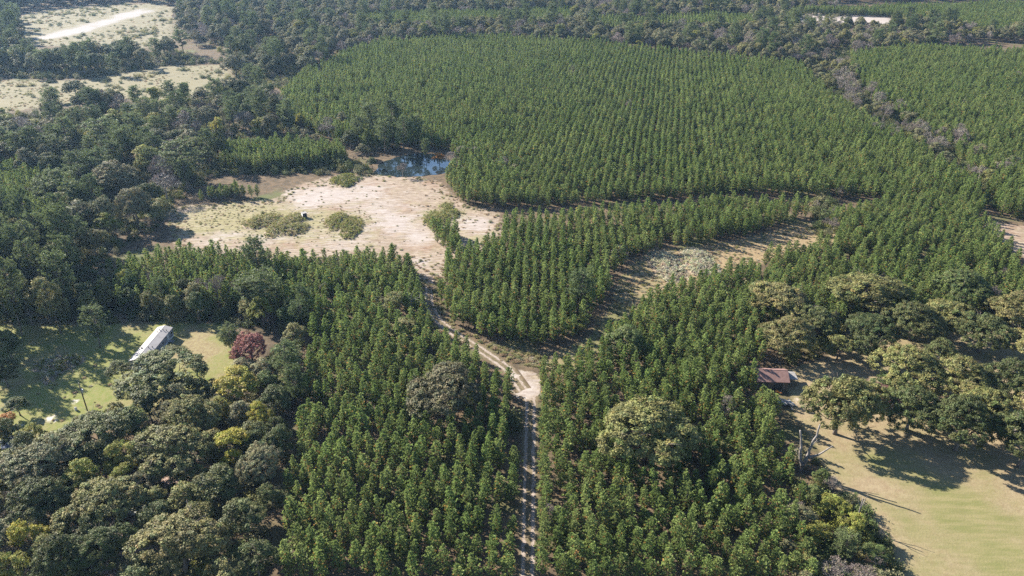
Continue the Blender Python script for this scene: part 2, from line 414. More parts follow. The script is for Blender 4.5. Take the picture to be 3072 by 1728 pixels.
def water():
    m, nt, out = newmat('pond_water')
    b = N(nt, 'ShaderNodeBsdfPrincipled')
    b.inputs['Base Color'].default_value = (0.012, 0.018, 0.020, 1)
    b.inputs['Roughness'].default_value = 0.03; b.inputs['IOR'].default_value = 1.6
    p = pos(nt)
    bp = N(nt, 'ShaderNodeBump'); bp.inputs['Strength'].default_value = 0.015; bp.inputs['Distance'].default_value = 0.1
    nt.links.new(noise(nt, p, 1.2, 3), bp.inputs['Height']); nt.links.new(bp.outputs[0], b.inputs['Normal'])
    nt.links.new(b.outputs[0], out.inputs[0])
    pts = poly([(940, 438), (955, 412), (1000, 394), (1060, 384), (1120, 392), (1142, 414), (1122, 436), (1060, 444), (1000, 446)])
    c = pts.mean(0)
    P = []
    for i in range(len(pts)):                # rounded, slightly wavy shore
        a, b_ = pts[i], pts[(i + 1) % len(pts)]
        for t in np.linspace(0, 1, 8)[:-1]:
            q = a + (b_ - a) * t
            w = 1 + 0.03 * math.sin(i * 5 + t * 9)
            P.append(c + (q - c) * w)
    V = np.array([(x, y, 0.08) for x, y in P])
    o = link('pond', mesh_np('pond', V, [np.arange(len(V))[None, :]], [m]))
    tag(o, 'small blue pond reflecting the sky behind the clearing', 'pond', kind='structure')
    return pts
pg_pond = water()

def track(name, label, path, width, z, rut):
    P = np.array(path); d = np.concatenate([[0], np.cumsum(np.hypot(*np.diff(P, axis=0).T))])
    n = int(d[-1] / 0.7)
    s = np.linspace(0, d[-1], n)
    C = np.stack([np.interp(s, d, P[:, 0]), np.interp(s, d, P[:, 1])], 1)
    for _ in range(12): C[1:-1] = (C[:-2] + 2 * C[1:-1] + C[2:]) / 4
    T = np.gradient(C, axis=0); T /= np.linalg.norm(T, axis=1)[:, None]
    Nn = np.stack([T[:, 1], -T[:, 0]], 1)
    us = np.linspace(-1, 1, 15) * width / 2
    V = np.concatenate([np.stack([C[:, 0] + Nn[:, 0] * u, C[:, 1] + Nn[:, 1] * u, np.full(n, z + 0.05 * max(0, 1 - ((abs(u) - 1.9) / 1.0) ** 2) * 0 - 0.0)], 1) for u in us])
    k = len(us)
    i = np.arange(k * n).reshape(k, n)
    F = np.stack([i[:-1, :-1], i[1:, :-1], i[1:, 1:], i[:-1, 1:]], -1).reshape(-1, 4)
    me = mesh_np(name, V, [F], [M[rut]], smooth=True)
    for nm, v in (('across', np.repeat(us, n)), ('along', np.tile(s, k))):
        a = me.attributes.new(nm, 'FLOAT', 'POINT'); a.data.foreach_set('value', v.astype(np.float32))
    o = link(name, me)
    tag(o, label, 'track', kind='structure')
    return C
def rut_mat():
    m, nt, out = newmat('wheel_ruts')
    p = pos(nt)
    b = N(nt, 'ShaderNodeBsdfPrincipled'); b.inputs['Roughness'].default_value = 0.95
    b.inputs['Specular IOR Level'].default_value = 0.1
    u = math_(nt, 'ADD', attr(nt, 'across'), math_(nt, 'MULTIPLY_ADD', noise(nt, p, 0.5, 4), 1.0, -0.5))
    r = math_(nt, 'ABSOLUTE', math_(nt, 'SUBTRACT', math_(nt, 'ABSOLUTE', u), 0.95))
    rut = ramp(nt, math_(nt, 'ADD', r, math_(nt, 'MULTIPLY_ADD', noise(nt, p, 1.6, 6, 0.7), 1.2, -0.6)), 0.50, 0.22)
    base = mix(nt, ramp(nt, noise(nt, p, 0.9, 5), 0.4, 0.65), (0.087, 0.071, 0.040), (0.136, 0.105, 0.068))
    sand = mix(nt, ramp(nt, noise(nt, p, 1.2, 5, 0.7), 0.3, 0.7), (0.27, 0.225, 0.195), (0.17, 0.135, 0.105))
    c = mix(nt, rut, base, sand)
    c = mix(nt, ramp(nt, math_(nt, 'ADD', math_(nt, 'ABSOLUTE', u), math_(nt, 'MULTIPLY_ADD', noise(nt, p, 0.8, 5), 1.0, -0.5)), 1.7, 2.2), c, floor_col(nt, p))
    nt.links.new(c, b.inputs['Base Color'])
    bp = N(nt, 'ShaderNodeBump'); bp.inputs['Strength'].default_value = 0.4; bp.inputs['Distance'].default_value = 0.2
    nt.links.new(noise(nt, p, 2.5, 6, 0.7), bp.inputs['Height']); nt.links.new(bp.outputs[0], b.inputs['Normal'])
    nt.links.new(b.outputs[0], out.inputs[0])
    return m
M['rut'] = rut_mat()
def xc(Y): return 3.05 + (Y - 106) * 0.031   # centre line of the straight track
pg_fork = sheet('sandy_turnout', 'bright sandy patch where the track leaves the pine rows', [(1262, 915), (1290, 930), (1345, 935), (1362, 955), (1358, 1010), (1325, 1030), (1300, 1005), (1268, 950)], 'clearing', 0.045, 0.5,
      sand=[(1320, 975, 40, 1.0), (1285, 940, 20, 0.8)], s0=0.0, g0=0.2, feather=1.6)
C1 = track('track', 'two-rut dirt track running straight between the foreground pine rows', [(xc(Y), Y) for Y in range(60, 166, 5)], 6.0, 0.055, 'rut')
C2 = track('track.001', 'faint two-rut track bending from the sandy turnout up to the clearing', [gp(*q) for q in ((1318, 985), (1275, 925), (1205, 878), (1140, 838), (1095, 800), (1078, 760), (1080, 715), (1078, 690))], 5.0, 0.065, 'rut')

# ------------------------------------------------------------------ plant meshes (built once, shared by the copies)
def rot_to(D):
    """orthonormal frames with third axis D (n,3)"""
    D = D / (np.linalg.norm(D, axis=1)[:, None] + 1e-9)
    ref = np.where(np.abs(D[:, 2:3]) > 0.9, np.array([[1.0, 0, 0]]), np.array([[0, 0, 1.0]]))
    A = np.cross(ref, D); A /= np.linalg.norm(A, axis=1)[:, None] + 1e-9
    B = np.cross(D, A)
    return A, B, D
def unit(n, g):
    v = g.normal(size=(n, 3)); return v / np.linalg.norm(v, axis=1)[:, None]
def blades(base, D, length, width, g):
    """kite-shaped blades from base along D"""
    n = len(base)
    A, B, D = rot_to(D)
    t = g.uniform(0, 2 * math.pi, n)[:, None]
    S = A * np.cos(t) + B * np.sin(t)
    length = np.broadcast_to(length, (n,))[:, None]; width = np.broadcast_to(width, (n,))[:, None]
    V = np.stack([base, base + D * length * 0.62 + S * width / 2, base + D * length, base + D * length * 0.62 - S * width / 2], 1)
    return V
def cards(cen, Nrm, size, g, aspect=0.75):
    n = len(cen)
    A, B, _ = rot_to(Nrm)
    t = g.uniform(0, 2 * math.pi, n)[:, None]
    U = A * np.cos(t) + B * np.sin(t); W = -A * np.sin(t) + B * np.cos(t)
    size = np.broadcast_to(size, (n,))[:, None]
    U = U * size / 2; W = W * size / 2 * aspect
    k = g.uniform(0.35, 0.9, (n, 1))
    return np.stack([cen - U, cen - W * k, cen + U, cen + W], 1)
def quads_to_mesh(name, Q, T, mat):
    """Q (n,4,3), T (n,3) tint per quad"""
    n = len(Q)
    V = Q.reshape(-1, 3)
    F = np.arange(4 * n).reshape(n, 4)
    return mesh_np(name, V, [F], [mat], tint=np.repeat(T, 4, 0))

def make_young_pine(seed, H=8.4, W=2.7):
    g = np.random.default_rng(seed)
    mb = MB()
    lean = g.normal(0, 0.12, 2)
    zz = np.linspace(0, H * 0.97, 7)
    axis = lambda z: np.array([lean[0] * (z / H) ** 2 * 2, lean[1] * (z / H) ** 2 * 2, 0]) + np.array([0, 0, 1]) * z
    mb.tube([axis(z) for z in zz], np.linspace(0.11, 0.015, 7), 5)
    Bs, Ds, Ls, Ts = [], [], [], []
    z = H * 0.13
    ph = g.uniform(0, 6)
    side = 1 + 0.22 * np.array([g.normal() for _ in range(6)])
    while z < H * 0.985:
        q = (z / H - 0.13) / 0.87
        prof = (q / 0.24) ** 0.6 if q < 0.24 else (1 - ((q - 0.24) / 0.78) ** 1.45) ** 0.92
        r = W / 2 * max(0.10, prof)
        nb = 5 if q < 0.75 else 4
        for b in range(nb):
            a = ph + 2 * math.pi * b / nb + g.normal(0, 0.22)
            L = r * g.uniform(0.72, 1.15) * side[int((a % 6.283) / 6.284 * 6)]
            up = 0.30 + 0.75 * q + g.normal(0, 0.10)
            d = np.array([math.cos(a), math.sin(a), up])
            p0 = axis(z)
            nt_ = max(2, int(L / 0.27))
            for k in range(nt_):
                f = (k + 1) / nt_
                if f < 0.30: continue
                c = p0 + np.array([d[0], d[1], 0]) * L * f + np.array([0, 0, 1]) * (L * up * f * (0.6 + 0.5 * f)) + g.normal(0, 0.09, 3)
                nbl = 8 if f > 0.6 else 6
                dirs = unit(nbl, g) * 0.80 + (d / np.linalg.norm(d)) * 0.45 + np.array([0, 0, 0.75])
                Bs.append(np.repeat(c[None], nbl, 0)); Ds.append(dirs)
                Ls.append(g.uniform(0.30, 0.50, nbl) * (1.0 if q < 0.85 else 0.85))
                brown = (g.random() < (0.26 if (f < 0.6 and q < 0.6) else 0.03))
                t = np.array([1.9, 0.95, 1.0]) * g.uniform(0.7, 1.1) if brown else np.array([1.0, 1.0, 1.0]) * g.uniform(0.60, 1.25)
                if f > 0.85: t = t * np.array([1.26, 1.22, 1.05])  # outer tufts lightened: sunlit highlight put into the tint
                Ts.append(np.repeat(t[None], nbl, 0))
        ph += 0.7 + g.normal(0, 0.2)
        z += 0.36 + g.uniform(0, 0.14)
    c = axis(H * 0.965)
    Bs.append(np.repeat(c[None], 16, 0)); Ds.append(unit(16, g) * 0.6 + np.array([0, 0, 1.0])); Ls.append(g.uniform(0.3, 0.5, 16)); Ts.append(np.ones((16, 3)) * 1.15)
    B_, D_, L_, T_ = map(np.concatenate, (Bs, Ds, Ls, Ts))
    Q = blades(B_, D_, L_, L_ * 0.50, g)
    return mb.mesh('trunk', [M['bark']], smooth=True), quads_to_mesh('crown', Q, T_, M['pine'])

def limb_tree(g, H, W, base, r0, nlimb=7, wig=0.3):
    """trunk and limbs; returns MB and limb ends"""
    mb = MB()
    top = np.array([g.normal(0, W * 0.03), g.normal(0, W * 0.03), H * 0.72])
    n = 8
    P = [np.array([0, 0, 0.0])]
    for i in range(1, n):
        f = i / (n - 1)
        P.append(top * f + np.array([g.normal(0, wig * 0.4), g.normal(0, wig * 0.4), 0]) * math.sin(f * 3.1))
    P = np.array(P)
    rad = r0 * (1 - np.linspace(0, 1, n) * 0.82); rad[0] *= 1.35
    mb.tube(P, rad, 7)
    ends = []
    for k in range(nlimb):
        f = g.uniform(base / (H * 0.72), 0.95)
        i = f * (n - 1); i0 = int(min(i, n - 2)); p = P[i0] + (P[i0 + 1] - P[i0]) * (i - i0)
        a = 2.4 * k + g.normal(0, 0.3)
        L = W * 0.5 * g.uniform(0.6, 0.95) * (1.05 - 0.35 * f)
        e = p + np.array([math.cos(a) * L, math.sin(a) * L, L * g.uniform(0.35, 0.8)])
        m1 = p + (e - p) * 0.5 + np.array([g.normal(0, L * .07), g.normal(0, L * .07), -L * 0.06])
        rr = r0 * (0.50 - 0.25 * f)
        mb.tube([p, m1, e], [rr, rr * 0.6, rr * 0.18], 5)
        for s in range(2):
            a2 = a + g.choice([-1, 1]) * g.uniform(0.4, 0.9)
            q = m1 + (e - m1) * g.uniform(0, 0.6)
            e2 = q + np.array([math.cos(a2), math.sin(a2), g.uniform(0.3, 0.9)]) * L * 0.4
            mb.tube([q, (q + e2) / 2 + g.normal(0, 0.1, 3), e2], [rr * 0.45, rr * 0.3, rr * 0.1], 4)
            ends.append(e2)
        ends.append(e)
    return mb, ends

def make_hardwood(seed, H, W, base, mat, ncl, per, size, r0=0.3, gap=0.12, lobes=9, twigs=False, flat=1.0):
    g = np.random.default_rng(seed)
    mb, ends = limb_tree(g, H, W, base, r0, 8)
    # uneven crown: lobes around a dome, clumps on the skin of each lobe
    cz = (H + base) / 2; rz = (H - base) / 2
    L = []
    for k in range(lobes):
        a = 2.399 * k + g.normal(0, 0.25)
        q = g.uniform(0.15, 1.0) if k else 0.0
        rr = W * 0.5 * 0.74 * math.sqrt(q)
        zt = cz + rz * (0.48 * (1 - q) - 0.28 * q) * flat + g.normal(0, rz * 0.10)
        s = W * 0.5 * g.uniform(0.22, 0.42)
        L.append((np.array([math.cos(a) * rr, math.sin(a) * rr, zt]), s, min(s * g.uniform(0.75, 1.0), rz * 0.62)))
    # area weighting
    wts = np.array([l[1] ** 2 for l in L]); wts /= wts.sum()
    pts, nrm, lid = [], [], []
    tries = 0
    while len(pts) < ncl and tries < ncl * 12:
        tries += 1
        k = g.choice(len(L), p=wts)
        c, s, sz = L[k]
        v = unit(1, g)[0]
        if v[2] < -0.55: continue
        p = c + v * np.array([s, s, sz]) * g.uniform(0.82, 1.03)
        if p[2] < base * 0.8: continue
        deep = 0
        for j, (c2, s2, sz2) in enumerate(L):
            if j != k and np.sum(((p - c2) / np.array([s2, s2, sz2])) ** 2) < 0.55: deep = 1; break
        if deep: continue
        if g.random() < gap: continue
        pts.append(p); nrm.append(v); lid.append(k)
    pts = np.array(pts); nrm = np.array(nrm)
    n = len(pts)
    cr = size * 1.75
    cl = np.repeat(pts, per, 0); cn = np.repeat(nrm, per, 0)
    off = unit(n * per, g) * (g.random((n * per, 1)) ** 0.45) * cr * np.array([1, 1, 0.62])
    cen = cl + off
    Nn = unit(n * per, g) * 0.75 + cn * 0.5 + off / cr * 0.5 + np.array([0, 0, 0.45])
    Q = cards(cen, Nn, size * g.uniform(0.65, 1.25, n * per), g)
    tl = g.uniform(0.86, 1.14, (len(L), 1))[np.array(lid)] * g.uniform(0.62, 1.32, (n, 1))
    hue = 1 + g.normal(0, 0.07, (n, 3)) * np.array([1.2, 0.4, 1.0])
    T = np.repeat(tl * hue, per, 0) * g.uniform(0.85, 1.12, (n * per, 1))
    if twigs:                                 # bare fine twigs instead of leaves
        e = np.array(ends)
        src = e[g.integers(0, len(e), n * per)]
        Q = blades(cen, (cen - src) * 0.6 + unit(n * per, g) * np.linalg.norm(cen - src, axis=1)[:, None] * 0.6 + np.array([0, 0, 0.5]), size * g.uniform(1.2, 2.6, n * per), 0.10, g)
    return mb.mesh('trunk', [M['bark_pale'] if twigs else M['bark']], smooth=True), quads_to_mesh('crown', Q, T, mat)

def make_old_pine(seed, H=19.0, W=9.0, base=8.0, per=9):
    g = np.random.default_rng(seed)
    mb = MB()
    n = 9
    bend = g.normal(0, 0.5, 2)
    P = np.array([[bend[0] * math.sin(f * 2.2), bend[1] * math.sin(f * 2.6), H * 0.97 * f] for f in np.linspace(0, 1, n)])
    mb.tube(P, 0.27 * (1 - np.linspace(0, 1, n) * 0.88), 7)
    at = lambda z: np.array([np.interp(z, P[:, 2], P[:, 0]), np.interp(z, P[:, 2], P[:, 1]), z])
    Bs, Ds, Ts = [], [], []
    z = base
    while z < H * 0.97:
        q = (z - base) / (H - base)
        prof = (0.45 + 1.6 * q) if q < 0.35 else (1 - ((q - 0.35) / 0.68) ** 2) ** 0.6
        for b in range(3):
            a = g.uniform(0, 6.283)
            Lb = W / 2 * max(0.2, min(1, prof)) * g.uniform(0.55, 1.1)
            d = np.array([math.cos(a), math.sin(a), 0.12 + 0.55 * q + g.normal(0, 0.12)])
            p0 = at(z + g.uniform(-0.3, 0.3)); e = p0 + d * Lb
            mb.tube([p0, (p0 + e) / 2 - np.array([0, 0, 0.08 * Lb]), e], [0.07, 0.045, 0.012], 4)
            ncl = max(3, int(Lb * 3.2))
            for k in range(ncl):
                f = g.uniform(0.35, 1.05)
                c = p0 + d * Lb * f + np.array([-d[1], d[0], 0]) * g.normal(0, 0.24 * Lb * f) + np.array([0, 0, g.normal(0.12, 0.18)])
                dirs = unit(per, g) + np.array([0, 0, 0.6])
                Bs.append(np.repeat(c[None], per, 0)); Ds.append(dirs)
                Ts.append(np.repeat((np.ones(3) * g.uniform(0.75, 1.25))[None], per, 0))
        z += 0.42
    B_, D_, T_ = map(np.concatenate, (Bs, Ds, Ts))
    Ln = g.uniform(0.40, 0.68, len(B_))
    return mb.mesh('trunk', [M['bark']], smooth=True), quads_to_mesh('crown', blades(B_, D_, Ln, Ln * 0.36, g), T_, M['pine_old'])

def make_bush(seed, H, W, mat, n=420, size=0.34):
    g = np.random.default_rng(seed)
    mb = MB()
    for k in range(5):
        a = g.uniform(0, 6.28); e = np.array([math.cos(a) * W * 0.3, math.sin(a) * W * 0.3, H * g.uniform(0.5, 0.8)])
        mb.tube([(0, 0, 0), e * 0.5 + g.normal(0, 0.1, 3) * np.array([1, 1, 0]), e], [0.06, 0.04, 0.015], 4)
    ncl = n // 14
    v = unit(ncl, g); v[:, 2] = np.abs(v[:, 2])
    c = v * np.array([W / 2, W / 2, H * 0.82]) * g.uniform(0.5, 0.95, (ncl, 1)) * (1 + 0.25 * g.normal(size=(ncl, 1)) * 0.6)
    c[:, 2] = np.maximum(c[:, 2], 0.15)
    off = unit(ncl * 14, g) * g.random((ncl * 14, 1)) ** 0.5 * size * 2.0
    cen = np.repeat(c, 14, 0) + off
    cen[:, 2] = np.maximum(cen[:, 2], 0.05)
    Q = cards(cen, unit(len(cen), g) + np.repeat(v, 14, 0) * 0.5 + np.array([0, 0, .4]), size * g.uniform(0.7, 1.25, len(cen)), g)
    T = np.repeat(g.uniform(0.72, 1.25, (ncl, 1)) * np.ones((1, 3)), 14, 0)
    return mb.mesh('stem', [M['bark']]), quads_to_mesh('crown', Q, T, mat)

def make_weed(seed, H, W, mat, n=90):
    g = np.random.default_rng(seed)
    base = np.stack([g.normal(0, W * 0.22, n), g.normal(0, W * 0.22, n), np.zeros(n)], 1)
    D = unit(n, g) * 0.55 + np.array([0, 0, 1.0]) + base * 0.9
    Ln = H * g.uniform(0.5, 1.1, n)
    Q = blades(base, D, Ln, Ln * 0.22, g)
    m2 = 60                                  # leafy heads
    c = np.stack([g.normal(0, W * 0.25, m2), g.normal(0, W * 0.25, m2), H * g.uniform(0.35, 0.95, m2)], 1)
    Q2 = cards(c, unit(m2, g) + np.array([0, 0, 0.5]), H * 0.28 * g.uniform(0.6, 1.2, m2), g)
    Q = np.concatenate([Q, Q2])
    return quads_to_mesh('weed', Q, g.uniform(0.7, 1.25, (len(Q), 1)) * np.ones((1, 3)), mat)

def joined(name, a, b):
    """trunk mesh + crown mesh as one mesh for the far woods"""
    na = len(a.vertices); nb = len(b.vertices)
    V = np.empty((na + nb) * 3, np.float32); a.vertices.foreach_get('co', V[:na * 3]); b.vertices.foreach_get('co', V[na * 3:])
    F = {}
    for me, off, mi in ((a, 0, 0), (b, na, 1)):
        for p in me.polygons: F.setdefault((len(p.vertices), mi), []).append([v + off for v in p.vertices])
    Fs = []; mi = []
    for (k, m), fl in F.items(): Fs.append(np.array(fl)); mi += [m] * len(fl)
    t = np.ones(nb * 4, np.float32); b.attributes['tint'].data.foreach_get('color', t)
    tint = np.ones((na + nb, 3), np.float32); tint[na:] = t.reshape(-1, 4)[:, :3]
    return mesh_np(name, V.reshape(-1, 3), Fs, [a.materials[0], b.materials[0]], mi, tint)

SP = {}      # species -> (list of (trunk, crown), nominal height, nominal width)
SP['pine'] = ([make_young_pine(100 + i, 8.4, 2.4) for i in range(8)], 8.4, 3.0)
SP['old_pine'] = ([make_old_pine(200 + i, 19, 9, 4.5 + i) for i in range(4)], 19.0, 9.0)
SP['oak'] = ([make_hardwood(300 + i, 15, 16, 2.6, M['oak'], 640, 38, 0.40, 0.42, 0.20, 20) for i in range(3)], 15.0, 16.0)
SP['hardwood'] = ([make_hardwood(320 + i, 13, 9, 1.4, M['oak_grey'], 270, 30, 0.37, 0.24, 0.18, 13) for i in range(5)], 13.0, 9.0)
SP['bare'] = ([make_hardwood(340 + i, 10, 8, 2.5, M['twig'], 120, 12, 0.42, 0.2, 0.15, 7, True) for i in range(3)], 10.0, 8.0)
SP['bush'] = ([make_bush(360 + i, 3.2, 3.6, M['green'], 620, 0.36) for i in range(4)], 3.2, 3.6)

# ------------------------------------------------------------------ where the trees stand
TREES = []          # dicts: sp, mat, x, y, W, H, reg, what
def add_tree(sp, x, y, W, H, reg, mat=None, what=None, cat='tree', var=None):
    TREES.append(dict(sp=sp, x=x, y=y, W=W, H=H, reg=reg, mat=mat, what=what, cat=cat, var=var))
def crown_at(cx, cy, w, sp, H, reg, mat=None, what=None, f=0.62, var=None):
    """a tree whose crown centre is seen at (cx, cy) and is w view units wide"""
    X, Y = gp(cx, cy, H * f)
    add_tree(sp, X, Y, w / scale_at(X, Y, H * f), H, reg, mat, what, var=var)

# standing alone in the planted blocks: each told apart by its own words
for a in [
    (1115, 975, 205, 'oak', 15, 'oak_brown', 'big dark oak rising out of the pine rows left of the track'),
    (1628, 1075, 262, 'oak', 16, 'oak', 'big olive oak rising out of the pine rows right of the track'),
    (1575, 850, 105, 'hardwood', 13, 'green', 'dark green leafy tree behind the big olive oak, right of the sandy turnout'),
    (1455, 722, 92, 'old_pine', 15, None, 'dark shaggy conifer in the middle pine block beside the shaded lane'),
    (1450, 805, 62, 'hardwood', 6, 'yellowgreen', 'yellowish bushy tree at the foot of the dark shaggy conifer'),
    (985, 752, 85, 'hardwood', 10, 'oak', 'olive tree beside the shaded track bend, next to pale dead branches'),
    (1020, 822, 82, 'hardwood', 9, 'oak', 'smaller olive tree just below the pale dead branches by the bend'),
    (643, 640, 72, 'old_pine', 15, None, 'tall shaggy pine standing above the young pines south of the clearing'),
    (671, 725, 112, 'old_pine', 15, None, 'broad shaggy pine below the tall one, behind the trailer yard'),
    (1085, 905, 40, 'hardwood', 6, 'green', 'small leafy tree just above the big dark oak'),
    (1380, 1285, 42, 'bare', 5, None, 'leafless pinkish shrub tree at the right edge of the straight track'),
    (1378, 1325, 40, 'hardwood', 5, 'oak', 'small olive tree below the leafless one beside the track')]:
    crown_at(a[0], a[1], a[2], a[3], a[4], None, a[5], a[6])
# lower left grove
for a in [
    (410, 935, 225, 'oak', 13, 'oak_dark', 'broad dark glossy oak at the near end of the trailer home'),
    (300, 922, 66, 'hardwood', 7, 'oak_dark', 'small dark tree beside the near end of the trailer home'),
    (628, 872, 105, 'oak', 11, 'red', 'round dark red tree at the edge of the trailer yard'),
    (592, 960, 125, 'hardwood', 12, 'yellow', 'tall yellow-green tree just below the red one'),
    (650, 1035, 75, 'hardwood', 11, 'yellow', 'yellowing tree between the yellow-green tree and the dark pine edge'),
    (560, 1015, 60, 'hardwood', 9, 'yellowgreen', 'narrow yellow-green tree at the corner of the dark glossy oak'),
    (585, 845, 62, 'old_pine', 10, None, 'bushy dark conifer just behind the red tree'),
    (482, 895, 34, 'bush', 3.5, 'yellowgreen', 'small yellow bush on the grass behind the dark glossy oak'),
    (582, 1108, 108, 'hardwood', 12, 'yellow', 'bright yellow tree in the middle of the lower left grove'),
    (305, 1135, 88, 'hardwood', 13, 'yellowgreen', 'tall yellow-green tree towards the middle of the lower left grove'),
    (205, 1190, 105, 'hardwood', 11, 'yellowgreen', 'yellow-green tree left of the tall yellow-green one in the grove'),
    (62, 1335, 92, 'hardwood', 12, 'yellow', 'bright yellow tree near the lower left corner'),
    (20, 1415, 95, 'hardwood', 11, 'yellowgreen', 'yellow-green tree in the very lower left corner'),
    (8, 1062, 78, 'hardwood', 9, 'orange', 'orange autumn tree at the left edge beside the blue roof'),
    (82, 1082, 62, 'hardwood', 8, 'yellowgreen', 'yellowish tree just right of the blue roof'),
    (310, 1190, 70, 'hardwood', 10, 'yellowgreen', 'lower yellow-green tree under the tall one in the grove')]:
    crown_at(a[0], a[1], a[2], a[3], a[4], None, a[5], a[6])
for a in [(5, 930, 90, 'oak', 9, 'oak_dark'), (235, 815, 70, 'old_pine', 13, None), (40, 1015, 60, 'hardwood', 6, 'oak_dark'), (15, 860, 80, 'hardwood', 11, 'oak_dark')]:
    crown_at(*a[:5], 'dark trees along the left of the yard', a[5])
for a in [(480, 1040, 150, 'oak', 13, 'oak'), (635, 1090, 90, 'hardwood', 11, 'oak_dark'), (245, 1085, 215, 'oak', 13, 'oak_dark'), (95, 1160, 185, 'oak', 13, 'oak_grey'),
          (430, 1125, 205, 'oak', 13, 'oak'), (655, 1165, 125, 'oak', 12, 'oak_grey'), (545, 1215, 130, 'hardwood', 12, 'oak_dark'), (265, 1255, 190, 'oak', 12, 'oak'),
          (95, 1255, 165, 'oak', 12, 'oak_dark'), (445, 1355, 240, 'oak', 14, 'oak'), (610, 1290, 130, 'hardwood', 12, 'oak_dark'), (640, 1390, 115, 'hardwood', 11, 'oak_dark'),
          (255, 1370, 160, 'oak', 12, 'oak_dark'), (150, 1400, 150, 'oak', 12, 'oak_dark'), (690, 1000, 90, 'hardwood', 12, 'oak_dark'), (715, 905, 85, 'old_pine', 13, None),
          (700, 1100, 85, 'hardwood', 12, 'oak_dark'), (330, 1060, 110, 'hardwood', 11, 'green'), (500, 1290, 90, 'hardwood', 10, 'oak'), (380, 1290, 100, 'hardwood', 10, 'oak_dark'),
          (180, 1310, 120, 'hardwood', 10, 'oak'), (560, 1440, 120, 'hardwood', 11, 'oak'), (680, 1240, 80, 'hardwood', 11, 'oak_dark'), (350, 1460, 130, 'hardwood', 10, 'oak_dark'),
          (740, 960, 60, 'old_pine', 13, None), (675, 950, 70, 'hardwood', 10, 'green'), (520, 1110, 90, 'hardwood', 11, 'oak')]:
    crown_at(*a[:5], 'lower left grove', a[5])
# right-hand oaks
for a in [(1960, 745, 165, 'oak', 13, 'oak'), (2185, 725, 195, 'oak', 14, 'oak'), (2425, 715, 145, 'oak', 12, 'green'), (2060, 800, 120, 'oak', 12, 'oak_dark'), (1990, 835, 150, 'oak', 12, 'oak'),
          (2190, 830, 150, 'oak', 12, 'oak_dark'), (2300, 800, 150, 'oak', 12, 'oak_dark'), (2390, 790, 130, 'oak', 12, 'oak'), (2480, 830, 150, 'oak', 12, 'oak_dark'), (2565, 770, 130, 'oak', 12, 'oak'),
          (2290, 920, 185, 'oak', 13, 'oak'), (2420, 945, 165, 'oak', 13, 'oak'), (2545, 950, 170, 'oak', 13, 'oak_dark'), (2300, 1020, 165, 'oak', 12, 'oak_dark'), (2600, 860, 140, 'oak', 12, 'oak'),
          (2480, 1020, 140, 'oak', 13, 'oak'), (2115, 862, 80, 'hardwood', 9, 'oak'), (2245, 960, 90, 'hardwood', 9, 'green'), (2370, 880, 90, 'hardwood', 10, 'oak_dark'), (2640, 1000, 170, 'oak', 13, 'oak')]:
    crown_at(*a[:5], 'oak grove beside the lawn', a[5])
for (bx, by, W, H, mt, what) in [(2100, 1092, 18, 16.5, 'oak', 'tall oak with a pale leaning trunk at the lawn edge'), (2148, 1072, 14, 14, 'oak', 'second oak with a visible trunk behind the pale-trunked one'),
                                 (2402, 1134, 16, 15.5, 'oak_dark', 'dark oak with a white trunk shading the lawn'), (2562, 1175, 17, 16, 'oak_dark', 'oak with a dark trunk at the right edge of the lawn')]:
    X, Y = gp(bx, by); add_tree('oak', X, Y, W, H, None, mt, what)
# hedgerow between pines and lawn
for a in [(2098, 1265, 85, 'hardwood', 7, 'yellowgreen', 'yellow-green leafy tree halfway along the hedgerow by the lawn'), (2150, 1310, 75, 'hardwood', 7, 'yellowgreen', 'pale yellow-green tree bulging from the hedgerow onto the lawn'),
          (2205, 1390, 78, 'hardwood', 6, 'green', 'low bright green tree at the near end of the hedgerow'), (2135, 1375, 75, 'old_pine', 7, None, 'bushy pine in the near part of the hedgerow')]:
    crown_at(a[0], a[1], a[2], a[3], a[4], None, a[5], a[6])
for a in [(2010, 1290, 85, 'hardwood', 7, 'oak_grey'), (2050, 1240, 60, 'hardwood', 6, 'green'), (2060, 1330, 70, 'hardwood', 7, 'yellowgreen'), (1985, 1380, 60, 'hardwood', 6, 'oak_grey'),
          (2040, 1410, 70, 'hardwood', 6, 'oak'), (2100, 1430, 70, 'bare', 6, None), (2170, 1445, 70, 'bare', 6, None), (2020, 1450, 60, 'hardwood', 6, 'oak_grey'), (2070, 1195, 45, 'hardwood', 5, 'green'), (2215, 1450, 60, 'hardwood', 6, 'oak_grey')]:
    crown_at(*a[:5], 'hedgerow beside the lawn', a[5])
# pond side
for a in [(940, 300, 60, 'old_pine', 21, None, 'tall pine at the left end of the pond trees'), (985, 290, 58, 'old_pine', 22, None, 'tallest pine behind the left end of the pond'), (1010, 330, 52, 'old_pine', 18, None, 'pine just right of the tallest one behind the pond'),
          (965, 335, 50, 'old_pine', 17, None, 'pine with a long bare trunk on the pond bank'), (1072, 372, 26, 'old_pine', 11, None, 'slender lone pine at the middle of the pond shore'), (1012, 422, 30, 'bare', 7, 'twig', 'leafless grey shrubby tree on the near pond bank'),
          (1105, 393, 38, 'hardwood', 6, 'orange', 'orange-tinged bush at the right end of the pond'), (825, 320, 52, 'bare', 13, None, 'greyish leafless tree left of the pond pines'), (755, 295, 30, 'hardwood', 11, 'yellow', 'narrow yellow tree in the belt left of the pond'),
          (880, 345, 55, 'hardwood', 11, 'oak_dark', 'dark round tree between the grey leafless tree and the pond pines')]:
    crown_at(a[0], a[1], a[2], a[3], a[4], None, a[5], a[6])
